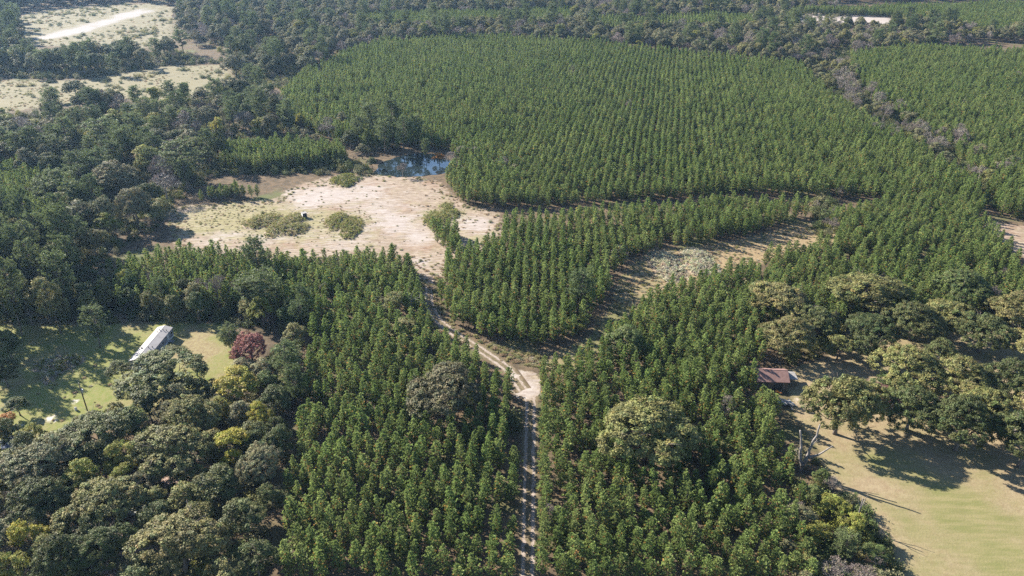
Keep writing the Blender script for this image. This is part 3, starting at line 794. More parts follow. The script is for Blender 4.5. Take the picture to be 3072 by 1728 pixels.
for a in [(800, 345, 40, 'hardwood', 9, 'oak'), (860, 300, 40, 'hardwood', 12, 'oak_grey'), (910, 375, 40, 'hardwood', 8, 'oak_grey'), (895, 320, 45, 'old_pine', 16, None), (1045, 320, 45, 'old_pine', 15, None), (770, 335, 40, 'hardwood', 9, 'oak_grey'),
          (1135, 395, 40, 'bare', 8, None), (1165, 378, 45, 'hardwood', 9, 'oak_grey'), (1195, 385, 45, 'bare', 8, None), (1230, 405, 40, 'hardwood', 8, 'oak_grey'), (1265, 410, 42, 'bare', 8, None), (1295, 425, 40, 'hardwood', 7, 'oak_grey'), (1150, 420, 35, 'bare', 6, None),
          (935, 405, 30, 'hardwood', 6, 'oak_dark'), (1310, 445, 30, 'bare', 6, None)]:
    crown_at(*a[:5], 'trees around the pond', a[5])
# left wood, larger crowns first
for a in [(285, 440, 118, 'oak', 16, 'oak_grey', 'large round grey-green oak in the left wood'), (455, 395, 110, 'old_pine', 19, None, 'big dark pine in the left wood beside the young pine strip'), (255, 335, 95, 'old_pine', 18, None, 'dark pine above the large round oak in the left wood'),
          (515, 290, 72, 'oak', 15, 'oak_grey', 'grey round tree near the lower edge of the tan field'), (435, 290, 95, 'oak', 15, 'oak_dark', 'dark round tree left of the grey one below the tan field'), (590, 160, 72, 'oak', 15, 'oak_grey', 'round tree at the right end of the tan field'),
          (655, 165, 42, 'hardwood', 13, 'oak', 'brownish rounded tree right of the tan field'), (545, 310, 36, 'hardwood', 14, 'yellow', 'slim yellow tree in the left wood'), (185, 218, 62, 'oak', 12, 'oak_dark', 'dark bushy tree standing in the tan field'),
          (135, 235, 42, 'hardwood', 9, 'oak', 'smaller tree just left of the dark one in the tan field'), (35, 355, 70, 'hardwood', 12, 'yellowgreen', 'bright yellow-green tree at the left edge of the left wood'), (10, 300, 60, 'hardwood', 11, 'yellowgreen', 'yellow-green tree higher up at the left edge'),
          (265, 560, 72, 'hardwood', 12, 'yellowgreen', 'yellow-green tree at the lower end of the left wood'), (230, 600, 85, 'oak', 12, 'oak', 'brownish oak below the yellow-green one at the end of the left wood'), (385, 520, 80, 'hardwood', 13, 'oak', 'olive tree at the left end of the clearing'),
          (140, 470, 95, 'old_pine', 18, None, 'big dark pine low in the left wood'), (655, 265, 50, 'old_pine', 22, None, 'tall pine between the left wood and the far plantation'), (690, 130, 45, 'old_pine', 21, None, 'tall dark pine at the far left corner of the far plantation')]:
    crown_at(a[0], a[1], a[2], a[3], a[4], None, a[5], a[6])

def too_near(x, y, W, k=0.42):
    for t in TREES:
        if (t['x'] - x) ** 2 + (t['y'] - y) ** 2 < (k * (t['W'] + W)) ** 2: return True
    return False
def fill(pts, n, kinds, reg, hs, ws, k=0.42, seed=0, tries=40):
    pg = poly(pts); g = np.random.default_rng(900 + seed)
    lo, hi = pg.min(0), pg.max(0)
    cnt = 0
    for _ in range(n * tries):
        if cnt >= n: break
        p = g.uniform(lo, hi)
        if not inside(p[None], pg)[0]: continue
        sp, mt = kinds[g.integers(len(kinds))]
        W = g.uniform(*ws) * (1.0 if sp != 'old_pine' else 0.9)
        if too_near(p[0], p[1], W, k): continue
        H = g.uniform(*hs) * (1.15 if sp == 'old_pine' else 1.0)
        add_tree(sp, p[0], p[1], W, H, reg, mt); cnt += 1
OP = ('old_pine', None)
fill([(-90, 330), (120, 290), (330, 275), (470, 262), (580, 250), (640, 215), (700, 290), (740, 345), (555, 360), (555, 420), (500, 460), (440, 520), (400, 560), (330, 615), (240, 650), (150, 640), (100, 450), (-90, 470)], 150,
     [OP, OP, OP, ('hardwood', 'oak_grey'), ('hardwood', 'oak'), ('hardwood', 'oak_grey'), ('oak', 'oak_dark'), ('oak', 'oak_grey'), ('hardwood', 'green'), ('hardwood', 'yellowgreen'), ('bare', None)], 'left wood', (12, 17), (8, 14), 0.27, 1)
fill([(-90, 640), (120, 620), (200, 660), (200, 760), (190, 845), (120, 850), (40, 900), (-90, 930)], 44, [OP, OP, OP, ('hardwood', 'oak_dark'), ('hardwood', 'oak')], 'tall pines left of the yard', (18, 23), (8, 11), 0.28, 2)
fill([(200, 700), (300, 720), (560, 760), (770, 780), (790, 850), (700, 830), (560, 815), (250, 815), (190, 790)], 30, [('hardwood', 'oak'), ('hardwood', 'green'), OP, ('hardwood', 'oak_dark'), ('hardwood', 'yellowgreen'), ('bare', None)], 'tree line behind the trailer yard', (8.5, 13), (5.5, 8.5), 0.30, 3)
fill([(-80, 1110), (60, 1130), (330, 1080), (600, 980), (690, 900), (760, 870), (745, 1000), (690, 1300), (670, 1480), (-80, 1500)], 40, [('hardwood', 'oak_dark'), ('hardwood', 'oak'), ('hardwood', 'oak_grey')], 'lower left grove', (7, 11), (6, 9), 0.34, 4)
fill([(-60, 192), (120, 198), (300, 192), (430, 160), (470, 130), (330, 145), (150, 160), (-60, 160)], 48, [('hardwood', 'oak_dark'), ('hardwood', 'oak_grey'), OP, ('hardwood', 'green')], 'tree line between the two fields', (13, 18), (10, 16), 0.20, 5)
fill([(430, 160), (560, 160), (600, 120), (700, 100), (760, 130), (720, 190), (640, 200), (590, 165)], 26, [OP, ('hardwood', 'oak_dark'), ('hardwood', 'oak_grey'), ('oak', 'oak_dark')], 'wood right of the tan field', (13, 18), (9, 14), 0.24, 6)
fill([(2000, 150), (2120, 150), (2200, 255), (2310, 325), (2420, 375), (2540, 440), (2510, 520), (2400, 470), (2250, 380), (2080, 240)], 64, [('bare', None), ('bare', None), ('hardwood', 'oak_grey'), ('hardwood', 'oak'), ('hardwood', 'oak_grey')], 'grey strip in the right plantation', (8, 12), (7, 11), 0.28, 7)
fill([(2140, 270), (2200, 330), (2300, 400), (2200, 400)], 3, [('bare', None)], 'grey strip in the right plantation', (8, 10), (6, 8), 0.3, 8)

# ------------------------------------------------------------------ planted rows of young pines
BLOCKS = {
 'A': [(702, 1490), (1310, 1490), (1297, 1200), (1292, 1010), (1240, 945), (1170, 892), (1100, 845), (1062, 795), (1052, 720), (1040, 690), (1035, 628, 7), (900, 625, 7), (700, 628, 7), (480, 616, 7), (350, 636, 7), (262, 660, 7), (225, 700, 5), (225, 760), (280, 790), (560, 795), (795, 830), (765, 1050)],
 'B': [(1135, 660), (1110, 705), (1104, 760), (1132, 812), (1215, 855), (1300, 876), (1392, 878), (1475, 842), (1520, 760), (1550, 690), (1585, 655), (1700, 628), (1850, 604), (2030, 556), (2062, 522, 7), (2020, 500, 7), (1800, 491, 7), (1500, 515, 7), (1262, 540, 7), (1255, 560, 7), (1255, 630)],
 'C': [(1088, 585), (1148, 585), (1165, 625), (1150, 640), (1098, 635)],
 'D': [(1118, 462), (1150, 508), (1230, 528), (1480, 520), (1700, 505), (1900, 492), (2060, 500), (2200, 505), (2320, 560), (2450, 575), (2480, 520), (2330, 410), (2200, 330), (2080, 215, 7), (2010, 155, 7), (1850, 138, 7), (1700, 120, 7), (1500, 97, 7), (1150, 85, 7), (960, 97, 7), (860, 125, 7), (760, 175, 7), (690, 250, 7), (705, 300), (780, 335), (860, 370), (930, 385), (1000, 380), (1060, 372), (1130, 385), (1160, 405)],
 'D2': [(2145, 125, 7), (2300, 110, 7), (2700, 125, 7), (2800, 560), (2576, 552), (2500, 548), (2480, 470), (2385, 385), (2205, 275), (2130, 190)],
 'E': [(1346, 1490), (1360, 1100), (1357, 1010), (1362, 898, 7), (1425, 876, 7), (1468, 842, 7), (1525, 784, 7), (1622, 722, 7), (1737, 690, 7), (1827, 654, 7), (1951, 612, 7), (2050, 602, 7), (2117, 582, 7), (2085, 530, 7), (2250, 520), (2400, 562), (2465, 572), (2560, 680), (2620, 760), (2540, 800), (1900, 830), (1935, 1000), (1990, 1200), (2045, 1490)],
 'F1': [(560, 350, 6), (700, 350, 6), (845, 388), (875, 415), (730, 428), (600, 436), (555, 425)],
 'F2': [(490, 482, 6), (560, 455, 6), (700, 463, 6), (692, 496), (500, 508)],
 'F3': [(-90, 440), (120, 430), (230, 480), (230, 560), (120, 590), (-90, 600)],
 'G1': [(880, 30, 7), (1450, 18, 7), (1430, 50, 7), (1150, 55, 7), (950, 62, 7)],
 'G2': [(2120, 14, 7), (2700, -2, 7), (2750, 55, 7), (2500, 78, 7), (2240, 44), (1980, 36)],
 'G3': [(1480, 40, 7), (1900, 30, 7), (1900, 60, 7), (1520, 70, 7)],
}
CLEAR_OF = [(*gp(1948, 962), 7.5), (*gp(1952, 990), 6.0), (*gp(1978, 1018), 4.5), (*gp(2013, 1190), 3.5)]     # shed, mower and boards stand free of pines
OPEN = [pg_clear, pg_strip, pg_pond, pg_yard, pg_lawn, pg_fork]
def rows(pg, ang, rs, ts, ox=0.0, jit=0.28, drop=0.05, g=rng):
    c, s = math.cos(ang), math.sin(ang)
    # row axis v is turned by ang to the right of straight ahead, u across
    U = pg[:, 0] * c - pg[:, 1] * s; V_ = pg[:, 0] * s + pg[:, 1] * c
    k = np.arange(math.floor((U.min() - ox) / rs), math.ceil((U.max() - ox) / rs) + 1)
    out = []
    for kk in k:
        v = np.arange(V_.min() + g.uniform(0, ts), V_.max(), ts)
        if len(v) == 0: continue
        v = v + g.normal(0, ts * 0.16, len(v))
        u = ox + kk * rs + g.normal(0, jit, len(v)) + 0.35 * np.sin(v * 0.045 + kk * 0.03)
        out.append(np.stack([u * c + v * s, -u * s + v * c, np.full(len(v), kk), np.arange(len(v))], 1))
    P = np.concatenate(out)
    P = P[g.random(len(P)) > drop]
    return P[inside(P[:, :2], pg)]
ANG0 = math.atan(0.031)
OXA = (xc(0) - 3.5) * math.cos(ANG0)         # first row left of the track
OXE = (xc(0) + 3.5) * math.cos(ANG0)
PINES = []       # columns: x, y, row, side(-1 left, +1 right, 0 other), height
for nm, pts in BLOCKS.items():
    pg = poly(pts)
    if nm == 'A': P = rows(pg, ANG0, 3.0, 3.7, OXA, 0.24)
    elif nm == 'E': P = rows(pg, ANG0, 3.0, 3.5, OXE, 0.42, 0.06)
    elif nm == 'B': P = rows(pg, ANG0 + 0.03, 3.0, 3.5, 0.0)
    elif nm in ('D', 'G1', 'G2', 'G3'): P = rows(pg, R(11), 3.0, 3.5, 0.0, 0.25)
    elif nm == 'D2': P = rows(pg, R(20), 3.0, 3.2, 0.0, 0.3)
    else: P = rows(pg, R(8), 2.9, 2.5, 0.0, 0.4)
    keep = np.ones(len(P), bool)
    if nm != 'C':
        for op in OPEN: keep &= sdist(P[:, :2], op) < 0.4
    for C in (C1, C2): keep &= edge_dist(P[:, :2], C, False) > 2.6
    for t in TREES:
        if t['W'] < 3: continue
        d = np.hypot(P[:, 0] - t['x'], P[:, 1] - t['y'])
        keep &= d > t['W'] * (0.30 if t['sp'] in ('oak', 'hardwood') else 0.16)
    for (ex, ey, er) in CLEAR_OF: keep &= np.hypot(P[:, 0] - ex, P[:, 1] - ey) > er
    hole = np.sin(P[:, 0] * 0.11 + 2.1 * np.sin(P[:, 1] * 0.07)) * np.sin(P[:, 1] * 0.093 + 1.7 * np.sin(P[:, 0] * 0.06))
    keep &= ~((np.abs(hole) > 0.93) & (rng.random(len(P)) < 0.75))
    P = P[keep]
    side = {'A': -1, 'E': 1}.get(nm, 0)
    h = 8.2 + 0.9 * np.sin(P[:, 0] * 0.05 + P[:, 1] * 0.031) * 0.7 + rng.normal(0, 0.95, len(P))
    if nm == 'E': h = h - 0.5
    if nm in ('F2', 'C'): h = h - 1.8
    PINES.append(np.stack([P[:, 0], P[:, 1], P[:, 2], np.full(len(P), side), np.clip(h, 4.6, 10.6)], 1))
PINES = np.concatenate(PINES)
px = np.array([pj(p[0], p[1], p[4] * 0.75) for p in PINES])
seen = (px[:, 0] > 2) & (px[:, 0] < 2574) & (px[:, 1] < 1446)
dist = np.sqrt(PINES[:, 0] ** 2 + PINES[:, 1] ** 2 + (CAM_H - 5) ** 2)
rank = np.where(seen & (PINES[:, 3] != 0), dist, 1e9)
order = np.argsort(rank)[:300]
near = np.zeros(len(PINES), bool); near[order] = True

ORD = ['', 'first', 'second', 'third', 'fourth', 'fifth', 'sixth', 'seventh', 'eighth', 'ninth', 'tenth', 'eleventh', 'twelfth', 'thirteenth', 'fourteenth', 'fifteenth', 'sixteenth', 'seventeenth', 'eighteenth', 'nineteenth']
TEN = {2: 'twent', 3: 'thirt', 4: 'fort', 5: 'fift', 6: 'sixt', 7: 'sevent'}
def ordinal(n):
    if n < 20: return ORD[n]
    return TEN[n // 10] + ('ieth' if n % 10 == 0 else 'y-' + ORD[n % 10])

def place_tree(name, trunk, crown, x, y, rz, s, label, cat, group, mat=None):
    e = empty(name, (x, y, 0), rz, s)
    tag(e, label, cat, group)
    t = link('trunk' if name != 'shrub' else 'stem', trunk, e)
    c = link('crown', crown, e)
    if mat is not None:
        c.material_slots[0].link = 'OBJECT'; c.material_slots[0].material = mat
    return e
for side in (-1, 1):
    idx = [i for i in order if PINES[i, 3] == side]
    ks = sorted({PINES[i, 2] for i in idx}, reverse=(side < 0))
    kmap = {k: n + 1 for n, k in enumerate(ks)}
    for k in ks:
        row = sorted([i for i in idx if PINES[i, 2] == k], key=lambda i: PINES[i, 1])
        for j, i in enumerate(row):
            x, y, _, _, h = PINES[i]
            tr, cr = SP['pine'][0][rng.integers(8)]
            w = rng.uniform(0.82, 1.22)
            place_tree('young_pine', tr, cr, x, y, rng.uniform(0, 6.28), (w, w, h / 8.4),
                       f"young planted pine, {ordinal(j + 1)} from near end, {ordinal(kmap[k])} row {'left' if side < 0 else 'right'} of the track",
                       'pine', 'young pines planted in rows beside the track')

# the other trees: one object each
reg_list = {}
for t in TREES:
    if t['reg']: reg_list.setdefault(t['reg'], []).append(t)
MNAME = {'oak': 'olive', 'oak_dark': 'dark', 'oak_grey': 'grey-green', 'green': 'green', 'yellowgreen': 'yellow-green', 'yellow': 'yellow', None: ''}
for reg, L in reg_list.items():
    L.sort(key=lambda t: t['y'])
    nrow = max(1, round(len(L) / 9))
    for r in range(nrow):
        part = sorted(L[r * len(L) // nrow:(r + 1) * len(L) // nrow], key=lambda t: t['x'] / t['y'])
        for j, t in enumerate(part):
            kind = {'old_pine': 'tall dark pine', 'bare': 'leafless grey tree', 'oak': MNAME.get(t['mat'], '') + ' oak', 'hardwood': MNAME.get(t['mat'], '') + ' tree'}[t['sp']]
            where = f"{ordinal(j + 1)} from left, " + (f"{'nearest' if r == 0 else ordinal(r + 1)} rank of the {reg}" if nrow > 1 else f"{reg}")
            t['what'] = f"{kind.strip()}, {where}"
NM = {'old_pine': 'pine_tree', 'oak': 'oak_tree', 'hardwood': 'hardwood_tree', 'bare': 'leafless_tree', 'bush': 'shrub'}
CATN = {'old_pine': 'pine', 'oak': 'oak', 'hardwood': 'tree', 'bare': 'tree', 'bush': 'shrub'}
for t in TREES:
    vs, H0, W0 = SP[t['sp']]
    tr, cr = vs[rng.integers(len(vs))]
    a = rng.uniform(0.93, 1.07)
    place_tree(NM[t['sp']], tr, cr, t['x'], t['y'], rng.uniform(0, 6.28), (t['W'] / W0 * a, t['W'] / W0 / a, t['H'] / H0), t['what'], CATN[t['sp']], t['reg'], M[t['mat']] if t['mat'] else None)

# ------------------------------------------------------------------ masses: the rest of the plantation, the far woods, weeds
def scatter(name, label, cat, protos, P, idx, rot, scl):
    """points that each carry one plant (geometry nodes); a mass nobody could count"""
    pc = bpy.data.collections.new(name + '_plants')
    for i, me in enumerate(protos):
        o = bpy.data.objects.new(f'{name}_plant_{i:02d}', me); pc.objects.link(o)
    me = bpy.data.meshes.new(name)
    me.vertices.add(len(P)); me.vertices.foreach_set('co', np.asarray(P, np.float32).ravel())
    a = me.attributes.new('pick', 'INT', 'POINT'); a.data.foreach_set('value', np.asarray(idx, np.int32))
    a = me.attributes.new('turn', 'FLOAT_VECTOR', 'POINT'); a.data.foreach_set('vector', np.asarray(rot, np.float32).ravel())
    a = me.attributes.new('size', 'FLOAT_VECTOR', 'POINT'); a.data.foreach_set('vector', np.asarray(scl, np.float32).ravel())
    o = link(name, me)
    tag(o, label, cat, kind='stuff')
    ng = bpy.data.node_groups.new(name + '_scatter', 'GeometryNodeTree')
    ng.interface.new_socket('Geometry', in_out='INPUT', socket_type='NodeSocketGeometry')
    ng.interface.new_socket('Geometry', in_out='OUTPUT', socket_type='NodeSocketGeometry')
    gi = ng.nodes.new('NodeGroupInput'); go = ng.nodes.new('NodeGroupOutput')
    ci = ng.nodes.new('GeometryNodeCollectionInfo'); ci.inputs['Collection'].default_value = pc
    ci.inputs['Separate Children'].default_value = True; ci.inputs['Reset Children'].default_value = True
    ip = ng.nodes.new('GeometryNodeInstanceOnPoints'); ip.inputs['Pick Instance'].default_value = True
    def na(nm, dt):
        n = ng.nodes.new('GeometryNodeInputNamedAttribute'); n.data_type = dt; n.inputs['Name'].default_value = nm
        return n.outputs['Attribute']
    L = ng.links.new
    L(gi.outputs[0], ip.inputs['Points']); L(ci.outputs[0], ip.inputs['Instance'])
    L(na('pick', 'INT'), ip.inputs['Instance Index']); L(na('turn', 'FLOAT_VECTOR'), ip.inputs['Rotation']); L(na('size', 'FLOAT_VECTOR'), ip.inputs['Scale'])
    L(ip.outputs[0], go.inputs[0])
    md = o.modifiers.new('plants', 'NODES'); md.node_group = ng
    return o
def with_z(P, z=0.0): return np.concatenate([P[:, :2], np.full((len(P), 1), z)], 1)
def spin(n): return np.stack([np.zeros(n), np.zeros(n), rng.uniform(0, 6.28, n)], 1)

far = PINES[~near]
n = len(far)
w = rng.uniform(0.80, 1.25, n)
scatter('pine_plantation', 'dense mass of young planted pines covering most of the land', 'plantation', [joined('young_pine_mesh', a, b) for a, b in SP['pine'][0]],
        with_z(far), rng.integers(0, 8, n), spin(n), np.stack([w, w, far[:, 4] / 8.4], 1))

def recol(me, mat):
    m = me.copy(); m.materials[1] = mat; return m
hw = [joined('hardwood_mesh', a, b) for a, b in SP['hardwood'][0]]
op = [joined('pine_mesh', a, b) for a, b in SP['old_pine'][0]]
br = [joined('bare_mesh', a, b) for a, b in SP['bare'][0]]
bs = [joined('shrub_mesh', a, b) for a, b in SP['bush'][0]]
far_protos = [hw[0], hw[1], hw[2], recol(hw[3], M['oak']), recol(hw[4], M['oak']), recol(hw[0], M['oak_dark']), recol(hw[1], M['oak_dark']), recol(hw[2], M['green']), br[0], br[1], op[0], op[1], op[2], recol(hw[3], M['yellowgreen'])]
def dart(pg, spacing, g, n):
    lo, hi = pg.min(0), pg.max(0)
    cell = spacing
    P = []
    xs = np.arange(lo[0], hi[0], cell); ys = np.arange(lo[1], hi[1], cell)
    X, Y = np.meshgrid(xs, ys)
    Q = np.stack([X.ravel(), Y.ravel()], 1) + g.uniform(-0.42, 0.42, (X.size, 2)) * cell
    return Q[inside(Q, pg)]
FAR = [  # polygon, spacing, weights over kinds
 ([(470, 20), (900, 12), (1500, 8), (2100, 8), (2140, 110), (2005, 155, 7), (1850, 136, 7), (1700, 118, 7), (1500, 95, 7), (1150, 83, 7), (955, 95, 7), (855, 123, 7), (765, 168, 7), (700, 100), (600, 110), (480, 120), (440, 60)], 8.0, 'mix'),
 ([(2140, 62), (2260, 66), (2500, 84), (2750, 70), (2760, 112), (2500, 106), (2300, 110, 7), (2145, 123, 7)], 8.0, 'mix'),
 ([(-250, -22), (500, -22), (470, 20), (330, 4), (120, 20), (40, 30), (-250, 45)], 8.5, 'dark'),
 ([(500, -22), (2800, -22), (2800, -4), (2120, 8), (1500, 4), (900, 8), (470, 20)], 9.0, 'dark'),
 ([(-250, 50), (40, 45), (60, 110), (60, 155), (-90, 160), (-250, 160)], 9.0, 'dark'),
 ([(-250, 300), (-90, 330), (-90, 640), (-250, 700)], 8.0, 'dark'),
 ([(2620, 600), (2800, 620), (2800, 800), (2640, 820)], 8.0, 'mix'),
]
g2 = np.random.default_rng(77)
PP, II = [], []
for pts, sp_, kind in FAR:
    P = dart(poly(pts), sp_, g2, 0)
    keep = np.ones(len(P), bool)
    for t in TREES: keep &= np.hypot(P[:, 0] - t['x'], P[:, 1] - t['y']) > t['W'] * 0.35
    for b in ('G1', 'G2', 'G3'): keep &= ~inside(P, poly(BLOCKS[b]))
    keep &= sdist(P, pg_sandy) < 0
    keep &= ~inside(P, poly([(1985, 28), (2245, 34), (2245, 84), (1985, 80)]))
    P = P[keep]
    wt = np.array([4, 4, 4, 2, 2, 0.5, 0.5, 0.7, 3.5, 3.5, 0.6, 0.6, 0.6, 0.8]) if kind == 'mix' else np.array([1, 1, 1, 1, 1, 3, 3, 2, 0.5, 0.5, 2.5, 2.5, 2.5, 0.2])
    PP.append(P); II.append(g2.choice(len(far_protos), len(P), p=wt / wt.sum()))
P = np.concatenate(PP); I = np.concatenate(II); n = len(P)
s = g2.uniform(0.85, 1.35, n)
scatter('far_woods', 'far mixed woods beyond the plantation along the top', 'woods', far_protos, with_z(P), I, spin(n), np.stack([s, s, s * g2.uniform(0.8, 1.1, n)], 1))
print('pines', len(PINES), 'trees', len(TREES), 'far', n)

# undergrowth in the woods
def jgrid(pts, sp_, g): return dart(poly(pts), sp_, g, 0)
UNDER = [([(-90, 300), (120, 285), (330, 270), (470, 255), (590, 245), (640, 205), (720, 290), (760, 345), (880, 400), (940, 425), (940, 445), (830, 440), (700, 440), (560, 440), (500, 470), (440, 520), (400, 570), (300, 640), (215, 700), (215, 800), (-90, 830)], 3.8),
         ([(200, 740), (780, 780), (790, 850), (560, 812), (190, 815)], 3.4), ([(-80, 1120), (60, 1130), (330, 1085), (600, 990), (690, 900), (770, 850), (745, 1000), (690, 1300), (670, 1480), (-80, 1500)], 4.2),
         ([(-60, 195), (120, 200), (300, 196), (440, 165), (560, 160), (600, 130), (720, 110), (780, 140), (720, 230), (600, 210), (580, 165), (440, 130), (-60, 150)], 4.0), ([(1990, 140), (2140, 125), (2215, 250), (2320, 320), (2440, 375), (2550, 440), (2510, 530), (2400, 480), (2250, 390), (2090, 265)], 2.7),
         ([(1120, 400), (1320, 440), (1290, 470), (1130, 450)], 3.0), ([(1960, 1140), (2060, 1150), (2085, 1210), (2170, 1270), (2215, 1320), (2255, 1400), (2270, 1490), (2040, 1490), (1990, 1250)], 2.6),
         ([(1900, 720), (2600, 720), (2600, 830), (2250, 830), (2150, 865), (1960, 930), (1900, 830)], 3.8), ([(470, 20), (2140, 20), (2140, 115), (2000, 140), (1500, 95), (960, 95), (700, 180), (560, 160)], 7.0), ([(2040, 480), (2100, 500), (2110, 590), (2050, 600)], 2.8)]
gU = np.random.default_rng(5)
P = np.concatenate([jgrid(a, b, gU) for a, b in UNDER])
odd = [jgrid(BLOCKS[b], 15.0, gU) for b in ('D', 'D2', 'B', 'E', 'A')]
odd = np.concatenate(odd); odd = odd[gU.random(len(odd)) < 0.45]
n_odd = len(odd); P = np.concatenate([P, odd])
is_odd = np.arange(len(P)) >= len(P) - n_odd
keep = np.ones(len(P), bool)
for op_ in (pg_clear, pg_pond): keep &= sdist(P, op_) < -1
for op_ in (pg_lawn, pg_field, pg_yard): keep &= sdist(P, op_) < 0.5
for C in (C1, C2): keep &= edge_dist(P, C, False) > 3
for (ex, ey, er) in CLEAR_OF: keep &= np.hypot(P[:, 0] - ex, P[:, 1] - ey) > er
P = P[keep]; n = len(P); is_odd = is_odd[keep]
prot = [bs[0], bs[1], recol(bs[2], M['oak']), recol(bs[3], M['oak_dark']), recol(bs[0], M['oak_grey']), recol(bs[1], M['yellowgreen']), br[2]]
I = gU.choice(7, n, p=[.2, .15, .2, .2, .15, .05, .05])
s = gU.uniform(0.6, 1.35, n); s = np.where(is_odd, gU.uniform(1.1, 2.0, n), s); s = np.where(I == 6, s * 0.45, s)
scatter('undergrowth', 'shrubby undergrowth filling the woods and hedgerows', 'undergrowth', prot, with_z(P), I, spin(n), np.stack([s, s, s * gU.uniform(0.7, 1.3, n)], 1))

# weeds and grass tufts on the open ground
gW = np.random.default_rng(6)
wm = [make_weed(700, 0.55, 0.9, M['weed']), make_weed(701, 0.7, 1.0, M['weed']), make_weed(702, 0.55, 0.9, M['weed_pale']), make_weed(703, 0.5, 0.8, M['drygrass']), make_weed(704, 0.6, 1.0, M['drygrass']), recol(bs[0], M['green']), recol(bs[2], M['weed'])]
WP, WI, WS = [], [], []
def weeds(pts, spacing, w, lo, hi, fade=None, pg=None):
    q = poly(pts) if pg is None else pg
    lo_, hi_ = q.min(0), q.max(0)
    P = gW.uniform(lo_, hi_, (int(np.prod(hi_ - lo_) / spacing ** 2), 2))
    P = P[inside(P, q)]
    if fade is not None: P = P[gW.random(len(P)) < fade(P)]
    WP.append(P); WI.append(gW.choice(7, len(P), p=np.array(w) / sum(w))); WS.append(gW.uniform(lo, hi, len(P)))
patch = lambda P: np.clip(0.5 + 0.9 * np.sin(P[:, 0] * 0.19 + 1.5 * np.sin(P[:, 1] * 0.11)) * np.sin(P[:, 1] * 0.23 + 1.2 * np.sin(P[:, 0] * 0.13)), 0, 1)
gr = [(560, 545, 90, 0.8), (690, 560, 110, 0.8), (870, 565, 90, 0.7), (1120, 545, 60, 0.8), (1200, 600, 40, 0.5), (860, 455, 45, 0.7), (500, 560, 60, 0.5)]
weeds(CLEARING, 0.95, [3, 3, 3, 2, 2, 0, 0], 0.35, 0.85, lambda P: patch(P) ** 3 * 0.05 + 0.40 * blob(P, gr) * (0.4 + 0.6 * patch(P[:, ::-1])))
weeds(CLEARING, 1.6, [3, 2, 1, 3, 2, 0.6, 0.6], 0.7, 1.5, lambda P: np.exp(-edge_dist(P, pg_clear) / 3.0) * 0.9, None)
weeds(None, 1.1, [2, 2, 3, 2, 2, 0.05, 0.2], 0.5, 1.2, lambda P: 0.25 + 0.5 * patch(P), pg_strip)
weeds(None, 2.6, [3, 2, 3, 3, 3, 0.3, 0.5], 0.8, 1.6, lambda P: 0.7 * patch(P * 0.4) ** 2, pg_field)
weeds(None, 7.0, [0, 0, 0, 0, 0, 1, 1], 1.5, 4.5, lambda P: patch(P * 0.5) ** 2, pg_field)
weeds(None, 7.5, [0, 0, 0, 0, 0, 1, 1], 1.5, 4.5, lambda P: np.clip(1.0 - 1.3 * blob(P, [(130, 88, 50, 1.2, 1.6), (200, 74, 45, 1.2, 1.6), (265, 56, 45, 1.2, 2.0), (330, 36, 45, 1.2, 2.2), (385, 22, 35, 1.1, 2.2)]), 0, 1) * patch(P * 0.3), pg_sandy)
weeds(None, 6.0, [1, 1, 2, 2, 2, 1.2, 1.5], 1.2, 2.6, lambda P: 0.5 * np.clip(1.0 - 1.5 * blob(P, [(130, 88, 50, 1.2, 1.6), (200, 74, 45, 1.2, 1.6), (265, 56, 45, 1.2, 2.0), (330, 36, 45, 1.2, 2.2), (385, 22, 35, 1.1, 2.2)]), 0, 1), pg_sandy)
weeds([(1060, 690), (1100, 690), (1110, 760), (1135, 810), (1220, 860), (1380, 890), (1370, 925), (1280, 915), (1190, 885), (1110, 845), (1070, 790)], 0.8, [4, 3, 2, 4, 3, 0.15, 0.15], 0.6, 1.5, lambda P: np.clip(edge_dist(P, C2, False) / 4 - 0.2, 0, 1))
weeds([(2240, 490), (2280, 490), (2360, 560), (2470, 660), (2440, 680), (2320, 590), (2260, 535)], 1.2, [2, 2, 2, 3, 3, 0.3, 0.6], 0.8, 1.8)
weeds([(1298, 1490), (1358, 1490), (1358, 1000), (1296, 1000)], 0.9, [1, 1, 0.3, 2, 2, 0, 0], 0.3, 0.8, lambda P: np.clip(edge_dist(P, C1, False) / 2.5 - 0.55, 0, 0.8))
weeds([(60, 930), (320, 900), (320, 1010), (60, 1090)], 2.2, [2, 2, 1, 2, 2, 0.2, 0.3], 0.4, 1.0, lambda P: 0.35 * patch(P))
P = np.concatenate(WP); I = np.concatenate(WI); s = np.concatenate(WS); n = len(P)
s = np.where(I >= 5, s * 0.35, s)
keep = sdist(P, pg_pond) < -0.3
scatter('weeds', 'yellowish weeds and dry grass tufts over the open ground', 'weeds', wm, with_z(P, 0.03)[keep], I[keep], spin(n)[keep], np.stack([s, s, s * gW.uniform(0.4, 0.8, n)], 1)[keep])
print('weeds', n)

